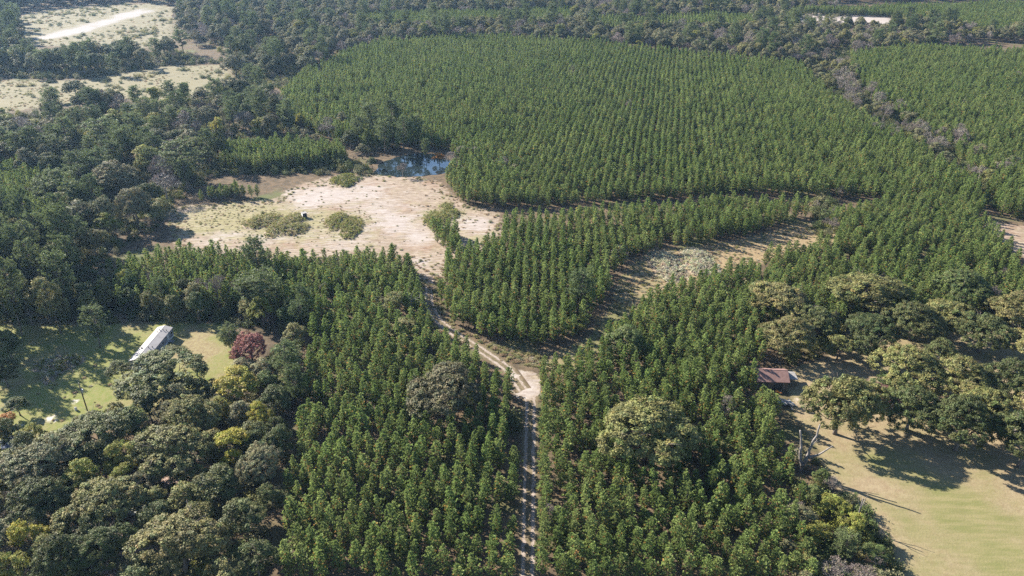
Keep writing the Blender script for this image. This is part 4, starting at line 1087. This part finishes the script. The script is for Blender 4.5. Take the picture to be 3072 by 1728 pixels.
# ------------------------------------------------------------------ brush piles
def brush_pile(label, cx, cy, wF, dF, h, mats, rz=0.0, nlog=6, seed=0):
    g = np.random.default_rng(4000 + seed)
    X, Y = gp(cx, cy)
    w = wF / scale_at(X, Y, 0) / 2
    d = abs(gp(cx, cy - dF / 2)[1] - gp(cx, cy + dF / 2)[1]) / 2
    root = empty('brush_pile', (X, Y, 0), rz)
    tag(root, label, 'brush pile')
    nb = 4 + int(w / 3)
    B = [(g.uniform(-0.75, 0.75) * w, g.uniform(-0.6, 0.6) * d, g.uniform(0.25, 0.5) * w * 0.8, g.uniform(0.4, 0.8) * d, h * g.uniform(0.5, 1.0)) for _ in range(nb)]
    nx_, ny_ = 44, 26
    Xg, Yg = np.meshgrid(np.linspace(-1.25 * w, 1.25 * w, nx_), np.linspace(-1.35 * d, 1.35 * d, ny_))
    Z = lambda x, y: np.max([b[4] * np.exp(-((x - b[0]) / b[2]) ** 2 - ((y - b[1]) / b[3]) ** 2) for b in B], axis=0)
    zg = Z(Xg, Yg) + 0.10 * np.sin(Xg * 2.3) * np.cos(Yg * 2.9) - 0.16
    V = np.stack([Xg.ravel(), Yg.ravel(), zg.ravel()], 1)
    i = np.arange(nx_ * ny_).reshape(ny_, nx_)
    F = np.stack([i[:-1, :-1], i[:-1, 1:], i[1:, 1:], i[1:, :-1]], -1).reshape(-1, 4)
    F = F[(V[F, 2] > 0.0).any(1)]
    link('earth_mound', mesh_np('earth_mound', V, [F], [plain('mound_earth', (0.20, 0.155, 0.10), (0.14, 0.10, 0.065), 0.8, 0.95)], smooth=True), root)
    n = int(w * d * 3.2 * 6.0)
    bx, by = g.uniform(-1.3, 1.3, n) * w, g.uniform(-1.4, 1.4, n) * d
    bz = Z(bx, by)
    keep = g.random(n) < np.clip(bz / h * 3.2 - 0.25, 0.0, 1)
    bx, by, bz = bx[keep], by[keep], bz[keep]; n = len(bx)
    per = 30
    base = np.repeat(np.stack([bx, by, bz], 1), per, 0)
    off = unit(n * per, g) * np.array([0.55, 0.55, 0.42]) * g.random((n * per, 1)) ** 0.5 * np.repeat(g.uniform(0.6, 1.5, (n, 1)), per, 0)
    cen = base + off + np.array([0, 0, 0.25]); cen[:, 2] = np.maximum(cen[:, 2], 0.05)
    Q = cards(cen, unit(n * per, g) * 0.7 + np.array([0, 0, 0.6]), 0.34 * g.uniform(0.6, 1.3, n * per), g)
    T = np.repeat(g.uniform(0.70, 1.25, (n, 1)) * (1 + g.normal(0, 0.08, (n, 3))), per, 0)
    half = g.random(n) < 0.6
    hm = np.repeat(half, per)
    for nm, sel, mt in (('weed_cover', hm, mats[0]), ('dry_cover', ~hm, mats[1])):
        o = link(nm, quads_to_mesh(nm, Q[sel], T[sel], M[mt]), root); o['kind'] = 'stuff'
    for k in range(nlog):
        a = g.uniform(0, 6.28); x, y = g.uniform(-0.6, 0.6) * w, g.uniform(-0.6, 0.6) * d
        L = g.uniform(1.0, 2.6)
        z = float(Z(np.array([x]), np.array([y]))[0]) + 0.3
        dv = np.array([math.cos(a), math.sin(a), g.uniform(-0.1, 0.3)]) * L / 2
        MB().tube([np.array([x, y, z]) - dv, np.array([x, y, z]) + g.normal(0, 0.08, 3), np.array([x, y, z]) + dv], [0.13, 0.11, 0.06], 5).build('log', M['deadwood'], root)
    return root
brush_pile('long weedy brush pile in the clearing beside the small dark box', 690, 566, 170, 50, 1.6, ('weed', 'yellowgreen'), 0, 7, 1)
brush_pile('shorter weedy brush pile right of the long one in the clearing', 872, 566, 130, 50, 1.5, ('weed', 'yellowgreen'), 0, 4, 2)
brush_pile('yellow-green weedy mound above the small pine clump in the clearing', 1122, 540, 110, 44, 1.1, ('weed', 'yellowgreen'), 0, 3, 3)
brush_pile('dark weedy mound on the near side of the pond', 868, 456, 95, 26, 1.4, ('yellowgreen', 'green'), 0, 3, 4)
brush_pile('large pale brush pile in the shaded lane', 1700, 668, 190, 62, 1.6, ('weed_pale', 'weed_pale'), 0.12, 14, 5)
brush_pile('overgrown brush pile with grey branches in the trailer yard', 150, 930, 120, 66, 1.7, ('yellowgreen', 'weed_pale'), 0.35, 12, 6)

# ------------------------------------------------------------------ dead trees
def bend(P, n=4):
    P = np.array(P, float); out = [P[0]]
    for a, b in zip(P[:-1], P[1:]):
        for t in np.linspace(0, 1, n)[1:]: out.append(a + (b - a) * t)
    out = np.array(out); out[1:-1] += np.random.default_rng(len(out)).normal(0, 0.06, out[1:-1].shape)
    return out
def dead_tree(label, bx, by, limbs, r0=0.3, group=None, rz=0.0, s=1.0):
    X, Y = gp(bx, by)
    root = empty('dead_tree', (X, Y, 0), rz, (s, s, s)); tag(root, label, 'dead tree', group)
    for k, (pts, ra, rb) in enumerate(limbs):
        P = bend(pts)
        MB().tube(P, np.linspace(ra, rb, len(P)), 7).build('trunk' if k == 0 else 'limb', M['deadwood'], root, smooth=True)
    return root
dead_tree('big bare dead snag with forked grey limbs beside the lawn', 2013, 1186, [
    ([(0, 0, 0), (0.1, 0, 1.0), (0.2, 0, 1.8)], 0.45, 0.34), ([(0.1, 0, 1.5), (-0.6, 0.3, 3.6), (-0.9, 0.2, 6.2), (-1.0, 0.6, 8.0), (-1.7, 0.8, 11.2)], 0.42, 0.2), ([(0.2, 0, 1.6), (0.6, -0.3, 3.4), (0.9, -0.2, 5.6), (1.0, -0.5, 8.6), (1.6, -0.4, 11.0), (1.9, -0.2, 13.6)], 0.42, 0.17),
    ([(0.8, -0.2, 4.4), (2.3, -0.9, 5.4), (3.4, -1.2, 6.6), (5.2, -1.6, 8.8)], 0.32, 0.14), ([(1.0, -0.3, 6.6), (1.8, 0.4, 7.6), (2.6, 0.8, 8.6)], 0.13, 0.06), ([(-0.9, 0.2, 6.0), (-1.7, -0.5, 7.0), (-2.2, -0.7, 7.6)], 0.13, 0.06), ([(-0.7, 0.3, 4.6), (-1.8, 1.0, 5.6)], 0.12, 0.06)])
dead_tree('pale dead branches leaning over the shaded bend of the track', 1034, 800, [
    ([(0, 0, 0), (0.2, 0, 3.5), (0.6, 0, 6.4)], 0.22, 0.14), ([(0.5, 0, 6.0), (0.6, 0.4, 7.8), (1.6, 0.8, 10.2)], 0.11, 0.04), ([(0.6, 0, 6.3), (1.9, -0.4, 7.2), (3.1, -0.3, 7.5)], 0.11, 0.05), ([(3.0, -0.3, 7.4), (3.3, 0.4, 8.6), (3.6, 0.6, 10.0)], 0.08, 0.03), ([(3.0, -0.3, 7.5), (4.4, -0.4, 8.2), (5.4, -0.6, 9.2)], 0.08, 0.03), ([(1.8, -0.4, 7.0), (3.4, -1.4, 6.4), (4.6, -1.9, 6.6)], 0.07, 0.03), ([(0.4, 0, 5.4), (-0.6, 0.5, 8.4), (0.1, 0.7, 10.8)], 0.08, 0.03)])
dead_tree('white forked dead tree among the young pines behind the trailer yard', 806, 775, [
    ([(0, 0, 0), (0, 0.1, 2.4), (-0.1, 0, 4.6)], 0.18, 0.13), ([(-0.1, 0, 4.4), (-0.6, 0.3, 7.0), (-0.5, 0.2, 9.2), (-1.0, 0, 9.8)], 0.10, 0.05), ([(-0.1, 0, 4.4), (0.5, -0.3, 7.2), (1.8, -0.5, 9.0), (2.9, -0.4, 9.6)], 0.10, 0.04), ([(1.4, -0.4, 8.4), (2.4, -0.2, 8.6), (2.9, 0, 7.9)], 0.05, 0.03)])
dead_tree('bare forked dead trunk inside the hedgerow throwing a long shadow on the lawn', 2150, 1322, [
    ([(0, 0, 0), (0.2, 0, 4.0), (0.1, 0, 7.6)], 0.20, 0.09), ([(0.15, 0, 4.5), (1.0, 0.5, 6.6), (1.3, 0.6, 8.4)], 0.10, 0.04), ([(0.1, 0, 5.6), (-0.8, -0.3, 7.2), (-1.0, -0.3, 8.6)], 0.08, 0.03)])
dead_tree('pale bent dead trunk in the grey strip of the right plantation', 2204, 277, [
    ([(0, 0, 0), (0.9, 0, 3.4), (1.4, 0, 6.0), (1.5, 0.2, 9.6), (1.2, 0, 11.0)], 0.22, 0.06), ([(1.4, 0, 6.0), (2.2, 0.3, 6.6)], 0.09, 0.04)])
dead_tree('dark forked dead tree among the pines right of the grey strip', 2412, 290, [
    ([(0, 0, 0), (-0.4, 0, 3.4), (-1.6, 0, 6.6)], 0.26, 0.12), ([(-0.8, 0, 4.6), (0.6, 0.4, 7.6), (1.4, 0.4, 11.0)], 0.15, 0.05), ([(-1.5, 0, 6.4), (-2.6, 0.4, 8.6)], 0.10, 0.04), ([(0.5, 0.4, 7.4), (2.4, 0, 9.4)], 0.08, 0.03)])
SNAG = [([(0, 0, 0), (0.2, 0, 5), (0.1, 0, 10), (0.3, 0, 14)], 0.24, 0.08), ([(0.15, 0, 9), (0.9, 0.2, 10)], 0.07, 0.03), ([(0.15, 0, 11), (-0.7, 0.1, 12)], 0.06, 0.03)]
for j, (x, y) in enumerate([(1476, 62), (1545, 78), (1567, 80), (1608, 115), (1637, 70), (1655, 110), (1689, 112), (1724, 132), (1780, 130), (1955, 148), (2530, 100)]):
    dead_tree(f"thin bare dead trunk in the far woods, {ordinal(j + 1)} from the left", x, y, SNAG, group='dead trunks in the far woods', rz=j * 1.1, s=0.8 + 0.1 * (j % 4))

# ------------------------------------------------------------------ buildings and small things
M['metal_roof'] = plain('grey_metal_roof', (0.215, 0.200, 0.196), (0.180, 0.166, 0.162), 0.6, 0.7, 0.0)
M['siding'] = plain('grey_siding', (0.22, 0.225, 0.24), (0.18, 0.185, 0.20), 0.8, 0.7)
M['white'] = plain('white_paint', (0.62, 0.62, 0.61), (0.52, 0.52, 0.51), 1.5, 0.6)
M['dark'] = plain('dark_rubber_and_hut_shade', (0.02, 0.02, 0.022), (0.03, 0.03, 0.03), 3, 0.7)
M['glass'] = plain('dark_glass', (0.02, 0.025, 0.03), (0.03, 0.035, 0.04), 1, 0.1)
M['shingle'] = plain('red_brown_shingles', (0.185, 0.105, 0.088), (0.145, 0.080, 0.066), 1.2, 0.9, bump=0.3)
M['brownwall'] = plain('brown_boards', (0.13, 0.10, 0.075), (0.085, 0.062, 0.048), 1.2, 0.9)
M['bluemetal'] = plain('blue_metal', (0.17, 0.21, 0.31), (0.13, 0.165, 0.25), 0.8, 0.5)
M['greyboard'] = plain('weathered_boards', (0.24, 0.23, 0.22), (0.15, 0.14, 0.13), 1.5, 0.9)
M['polewood'] = plain('pole_wood', (0.10, 0.068, 0.05), (0.065, 0.045, 0.034), 2, 0.9)
M['orange'] = M['orange']
M['orange_paint'] = plain('orange_paint', (0.55, 0.20, 0.03), (0.45, 0.16, 0.03), 2, 0.4)
M['carpaint'] = plain('white_car_paint', (0.60, 0.61, 0.62), (0.55, 0.56, 0.57), 1, 0.25)
M['galv'] = plain('galvanised', (0.35, 0.36, 0.37), (0.28, 0.29, 0.30), 3, 0.45, 0.3)

def gable(root, L, W, eave, ridge, over, wall_m, roof_m, thick=0.12, seams=0, shingles=False):
    """house body along local X with ridge along X; parts: wall, roof slopes"""
    h = W / 2
    b = MB()
    b.add([(-L/2, -h, 0), (L/2, -h, 0), (L/2, h, 0), (-L/2, h, 0), (-L/2, -h, eave), (L/2, -h, eave), (L/2, h, eave), (-L/2, h, eave), (-L/2, 0, ridge), (L/2, 0, ridge)],
          [(0, 1, 5, 4), (2, 3, 7, 6), (1, 2, 6, 9, 5), (3, 0, 4, 8, 7), (0, 3, 2, 1)])
    b.build('wall', wall_m, root)
    sl = (ridge - eave) / h
    for s in (-1, 1):
        y1 = s * (h + over); z1 = eave - sl * over + 0.03; z0 = ridge + 0.03
        x = L / 2 + over
        v = [(-x, 0, z0), (x, 0, z0), (x, y1, z1), (-x, y1, z1)]
        v += [(a, b_, c + thick) for a, b_, c in v]
        f = [(0, 1, 2, 3), (7, 6, 5, 4), (0, 4, 5, 1), (1, 5, 6, 2), (2, 6, 7, 3), (3, 7, 4, 0)]
        r = MB().add(v, f).build('roof_slope', roof_m, root)
        for k in range(seams):
            xx = -x + 2 * x * (k + 0.5) / seams
            q = MB()
            a0 = np.array([xx, 0.03 * s, z0 + thick]); a1 = np.array([xx, y1, z1 + thick])
            wv = np.array([0.03, 0, 0]); uv = np.array([0, 0, 0.05])
            q.add([a0 - wv, a0 + wv, a1 + wv, a1 - wv, a0 - wv + uv, a0 + wv + uv, a1 + wv + uv, a1 - wv + uv], [(4, 5, 6, 7), (0, 1, 5, 4), (1, 2, 6, 5), (2, 3, 7, 6), (3, 0, 4, 7)])
            q.build('seam', roof_m, r)
    MB().box((0, 0, ridge + thick + 0.01), (L + 2 * over, 0.22, 0.04)).build('ridge_cap', roof_m, root)

# long trailer home
fl = np.array(gp(473 / K, 981 / K, 2.9)); fr = np.array(gp(523.5 / K, 980 / K, 2.9)); nl = np.array(gp(385 / K, 1083 / K, 2.9))
ax = fl - nl; Lt = float(np.linalg.norm(ax)); ax /= Lt
Wt = 4.6
perp = np.array([ax[1], -ax[0]])
cen = nl + ax * Lt / 2 + perp * Wt / 2
tr = empty('trailer_home', (cen[0], cen[1], 0), math.atan2(ax[1], ax[0]))
tag(tr, 'long grey trailer home with a pale metal roof in the left yard', 'trailer home')
gable(tr, Lt - 0.4, Wt - 0.4, 2.85, 3.45, 0.2, M['siding'], M['metal_roof'], 0.08, 0)
MB().box((0, 0, 0.3), (Lt - 0.34, Wt - 0.34, 0.6)).build('skirting', M['white'], tr)
yr = -(Wt - 0.4) / 2                           # right-hand wall (local -y)
def window(root, x, y, z, w, h, axis='y'):
    d = (w, 0.06, h) if axis == 'y' else (0.06, w, h)
    fr_ = MB().box((x, y, z), d).build('window', M['white'], root)
    sgn = math.copysign(0.02, y if axis == 'y' else x)
    d2 = (w - 0.16, 0.06, h - 0.16) if axis == 'y' else (0.06, w - 0.16, h - 0.16)
    MB().box((x + (0 if axis == 'y' else sgn), y + (sgn if axis == 'y' else 0), z), d2).build('pane', M['glass'], fr_)
for xx in (Lt * 0.43, Lt * 0.12, -Lt * 0.12, -Lt * 0.36):
    window(tr, xx, yr - 0.02, 1.75, 1.1, 0.9)
for xx in (Lt * 0.3, 0.0, -Lt * 0.3): window(tr, xx, -yr + 0.02, 1.75, 1.1, 0.9)
dr = MB().box((Lt * 0.30, yr - 0.03, 1.55), (0.95, 0.07, 2.0)).build('door', M['white'], tr)
MB().box((Lt * 0.30 + 0.35, yr - 0.09, 1.5), (0.08, 0.06, 0.08)).build('handle', M['dark'], dr)
MB().box((Lt * 0.30, yr - 0.6, 0.42), (1.3, 1.1, 0.12)).box((Lt * 0.30, yr - 1.3, 0.2), (1.3, 0.3, 0.12)).build('steps', M['greyboard'], tr)
for (fx, sy) in ((0.36, -0.25), (0.37, -0.62), (0.30, 0.3), (0.345, 0.12), (-0.16, -0.25), (-0.13, -0.62), (-0.2, 0.3), (-0.17, 0.62)):
    yv = sy * Wt / 2
    zr = 3.5 - (3.5 - 2.85) * abs(yv) / (Wt / 2) + 0.1
    MB().tube([(fx * Lt, yv, zr - 0.05), (fx * Lt, yv, zr + 0.3)], 0.11, 8).tube([(fx * Lt, yv, zr + 0.3), (fx * Lt, yv, zr + 0.38)], 0.17, 8).build('roof_vent', M['dark'], tr)
ms = MB().box((-Lt / 2 - 0.9, -0.4, 1.1), (1.5, 1.6, 0.1)).box((-Lt / 2 - 0.9, -0.4, 0.55), (1.3, 1.4, 1.0)).build('porch', M['white'], tr)

# brown shed
rp_ = gp(2363 / K, 1109 / K, 4.3); ep = gp(2374 / K, 1147 / K, 2.5)
hd = max(2.8, rp_[1] - ep[1])
sh = empty('shed', (rp_[0] - 4.6, rp_[1], 0), R(-3)); tag(sh, 'shed with a red-brown shingle roof at the corner of the lawn', 'shed')
gable(sh, 8.6, 2 * hd - 0.5, 2.6, 4.2, 0.3, M['brownwall'], M['shingle'])
for xx in (-2.0, 1.8): MB().box((xx, -hd + 0.24, 1.1), (2.4, 0.08, 2.1)).build('door', M['dark'], sh)
MB().add([(4.3, -1.2, 2.3), (7.4, -1.2, 2.0), (7.4, 2.6, 2.0), (4.3, 2.6, 2.3), (4.3, -1.2, 2.4), (7.4, -1.2, 2.1), (7.4, 2.6, 2.1), (4.3, 2.6, 2.4)], [(0, 3, 2, 1), (4, 5, 6, 7), (0, 1, 5, 4), (1, 2, 6, 5), (2, 3, 7, 6), (3, 0, 4, 7)]).build('lean_to_roof', M['greyboard'], sh)
for yy in (-1.0, 2.4): MB().box((7.2, yy, 1.0), (0.14, 0.14, 2.0)).build('post', M['brownwall'], sh)
# house under the oaks
hx, hy = gp(2655 / K, 1180 / K, 3.5)
hs = empty('house', (hx, hy + 2, 0), R(-24)); tag(hs, 'house with a dull red roof almost hidden under the oaks', 'house')
gable(hs, 10.5, 7.5, 2.7, 4.6, 0.4, M['brownwall'], plain('dull_red_roof', (0.12, 0.052, 0.044), (0.09, 0.042, 0.036), 1.0, 0.9))
for xx in (-3.2, 0, 3.2): window(hs, xx, -3.77, 1.5, 1.0, 1.1)
MB().box((1.6, -3.78, 1.05), (0.95, 0.07, 2.05)).build('door', M['white'], hs)
# blue roofed shed at the left edge
bx_, by_ = gp(42, 1104, 2.6)
bsd = empty('shed', (bx_, by_, 0), R(28)); tag(bsd, 'small shed with a blue-grey metal roof at the left edge', 'shed')
gable(bsd, 6.0, 4.2, 2.3, 3.2, 0.25, M['brownwall'], M['bluemetal'], 0.06, 9)
MB().box((0, -2.12, 1.0), (1.4, 0.08, 1.9)).build('door', M['dark'], bsd)
# small box hut in the clearing
kx, ky = gp(766, 547.5)
bh = empty('box_hut', (kx, ky, 0), R(32)); tag(bh, 'small pale box hut in the clearing, its shade put in as black panels', 'hut')
MB().box((-0.8, 0, 1.05), (0.06, 1.6, 2.1)).build('side_panel', M['white'], bh)
MB().box((0.8, 0, 1.05), (0.06, 1.6, 2.1)).build('side_panel', M['dark'], bh)  # shade painted as black on this, the front and the back panel
for s_ in (-1, 1): MB().box((0, s_ * 0.83, 1.05), (1.66, 0.06, 2.1)).build('front_panel' if s_ < 0 else 'back_panel', M['dark'], bh)
MB().box((0, 0, 2.15), (1.9, 1.9, 0.08)).build('roof', M['greyboard'], bh)
# utility pole
ux, uy = gp(264 / K, 1237 / K)
up = empty('utility_pole', (ux, uy, 0)); tag(up, 'dark wooden utility pole with a grey transformer in the left yard', 'utility pole')
MB().tube([(0, 0, 0), (0, 0, 4.5), (0, 0, 9.0)], [0.17, 0.15, 0.12], 10).build('pole', M['polewood'], up, smooth=True)
tf = MB().tube([(0.38, -0.1, 6.3), (0.38, -0.1, 7.2)], 0.24, 12).build('transformer', M['galv'], up)
MB().tube([(0.38, -0.1, 7.2), (0.38, -0.1, 7.45)], 0.05, 6).build('bushing', M['white'], tf)
MB().box((0.2, -0.05, 6.75), (0.3, 0.1, 0.12)).build('bracket', M['galv'], up)
MB().tube([(0, 0, 9.0), (0, 0, 9.2)], 0.05, 6).build('insulator', M['white'], up)
# barrel
ox_, oy_ = gp(229 / K, 1231 / K)
ba = empty('barrel', (ox_, oy_, 0)); tag(ba, 'pale barrel on the grass left of the utility pole', 'barrel')
MB().tube([(0, 0, 0), (0, 0, 0.25), (0, 0, 0.6), (0, 0, 0.9)], [0.30, 0.33, 0.33, 0.30], 14).build('body', M['white'], ba)
MB().tube([(0, 0, 0.9), (0, 0, 0.93)], 0.28, 14).build('lid', M['dark'], ba)
# car under the grove
def car(X, Y, rz, label, paint):
    c = empty('parked_car', (X, Y, 0), rz); tag(c, label, 'car')
    b = MB()
    prof = [(-2.2, 0.45), (-2.25, 0.85), (-1.2, 0.95), (1.9, 0.92), (2.2, 0.8), (2.2, 0.45)]
    def extr(prof, w0, w1):
        n = len(prof); V = [(x, -w0, z) for x, z in prof] + [(x, w0, z) for x, z in prof]
        F = [tuple(range(n - 1, -1, -1)), tuple(range(n, 2 * n))] + [(i, (i + 1) % n, n + (i + 1) % n, n + i) for i in range(n)]
        return V, F
    b.add(*extr(prof, 0.9, 0.9)); b.build('body', paint, c)
    cab = MB(); V, F = extr([(-1.25, 0.9), (-0.6, 1.42), (1.3, 1.44), (1.85, 0.9)], 0.8, 0.7); cab.add(V, F); cab.build('window_band', M['glass'], c)
    MB().box((0.35, 0, 1.46), (1.8, 1.45, 0.06)).build('roof', paint, c)
    for sx in (-1.4, 1.4):
        for sy in (-1, 1):
            wv = MB().tube([(sx, sy * 0.70, 0.33), (sx, sy * 0.92, 0.33)], 0.33, 14).build('wheel', M['dark'], c)
            MB().tube([(sx, sy * 0.92, 0.33), (sx, sy * 0.94, 0.33)], 0.18, 10).build('rim', M['galv'], wv)
    for sy in (-0.6, 0.6): MB().box((-2.25, sy, 0.7), (0.06, 0.35, 0.14)).build('headlight', M['white'], c)
X, Y = gp(352, 1281); car(X, Y, R(70), 'white car parked under the lower left oaks', M['carpaint'])
# riding mower beside the shed
mx, my = gp(1958, 990)
mw = empty('riding_mower', (mx, my, 0), R(160)); tag(mw, 'orange riding mower parked in front of the brown shed', 'mower')
MB().box((0.5, 0, 0.62), (0.8, 0.6, 0.4), taper=0.1).build('hood', M['orange_paint'], mw)
MB().box((-0.35, 0, 0.5), (0.9, 0.7, 0.2)).build('chassis', M['orange_paint'], mw)
MB().box((-0.4, 0, 0.72), (0.45, 0.45, 0.12)).box((-0.62, 0, 0.95), (0.1, 0.45, 0.4)).build('seat', M['dark'], mw)
MB().box((0.1, 0, 0.25), (0.8, 1.15, 0.18)).build('mowing_deck', M['dark'], mw)
for sx, r in ((0.75, 0.2), (-0.5, 0.28)):
    for sy in (-1, 1): MB().tube([(sx, sy * 0.36, r), (sx, sy * 0.58, r)], r, 12).build('wheel', M['dark'], mw)
MB().tube([(0.05, 0, 0.6), (-0.12, 0, 1.0)], 0.03, 6).tube([(-0.12, -0.16, 1.0), (-0.12, 0.16, 1.02)], 0.03, 6).build('steering_wheel', M['dark'], mw)
# heap of grey boards by the lawn corner
px_, py_ = gp(1978, 1018)
bp_ = empty('board_pile', (px_, py_, 0), R(-40)); tag(bp_, 'heap of weathered grey boards at the corner of the lawn', 'board pile')
gB = np.random.default_rng(8)
for k in range(26):
    L_ = gB.uniform(1.4, 3.4)
    MB().box((gB.uniform(-1.6, 1.6), gB.uniform(-0.9, 0.9), 0.08 + 0.045 * k * 0.8), (L_, gB.uniform(0.18, 0.5), 0.05), gB.normal(0, 0.45)).build('board', M['greyboard'], bp_)

# ------------------------------------------------------------------ haze: the air itself
hz, nt, out = newmat('haze_air')
pv = N(nt, 'ShaderNodeVolumePrincipled')
pv.inputs['Color'].default_value = (0.42, 0.66, 1.0, 1)
pv.inputs['Density'].default_value = 0.00005
pv.inputs['Anisotropy'].default_value = 0.35
pv.inputs['Density Attribute'].default_value = ''
pv.inputs['Color Attribute'].default_value = ''
pv.inputs['Temperature Attribute'].default_value = ''
hz.cycles.homogeneous_volume = True
nt.links.new(pv.outputs[0], out.inputs['Volume'])
ho = MB().box((0, 900, 62.0), (3420, 2820, 126.0)).build('haze', hz)
tag(ho, 'thin bluish haze in the air over the far woods', 'haze', kind='stuff')
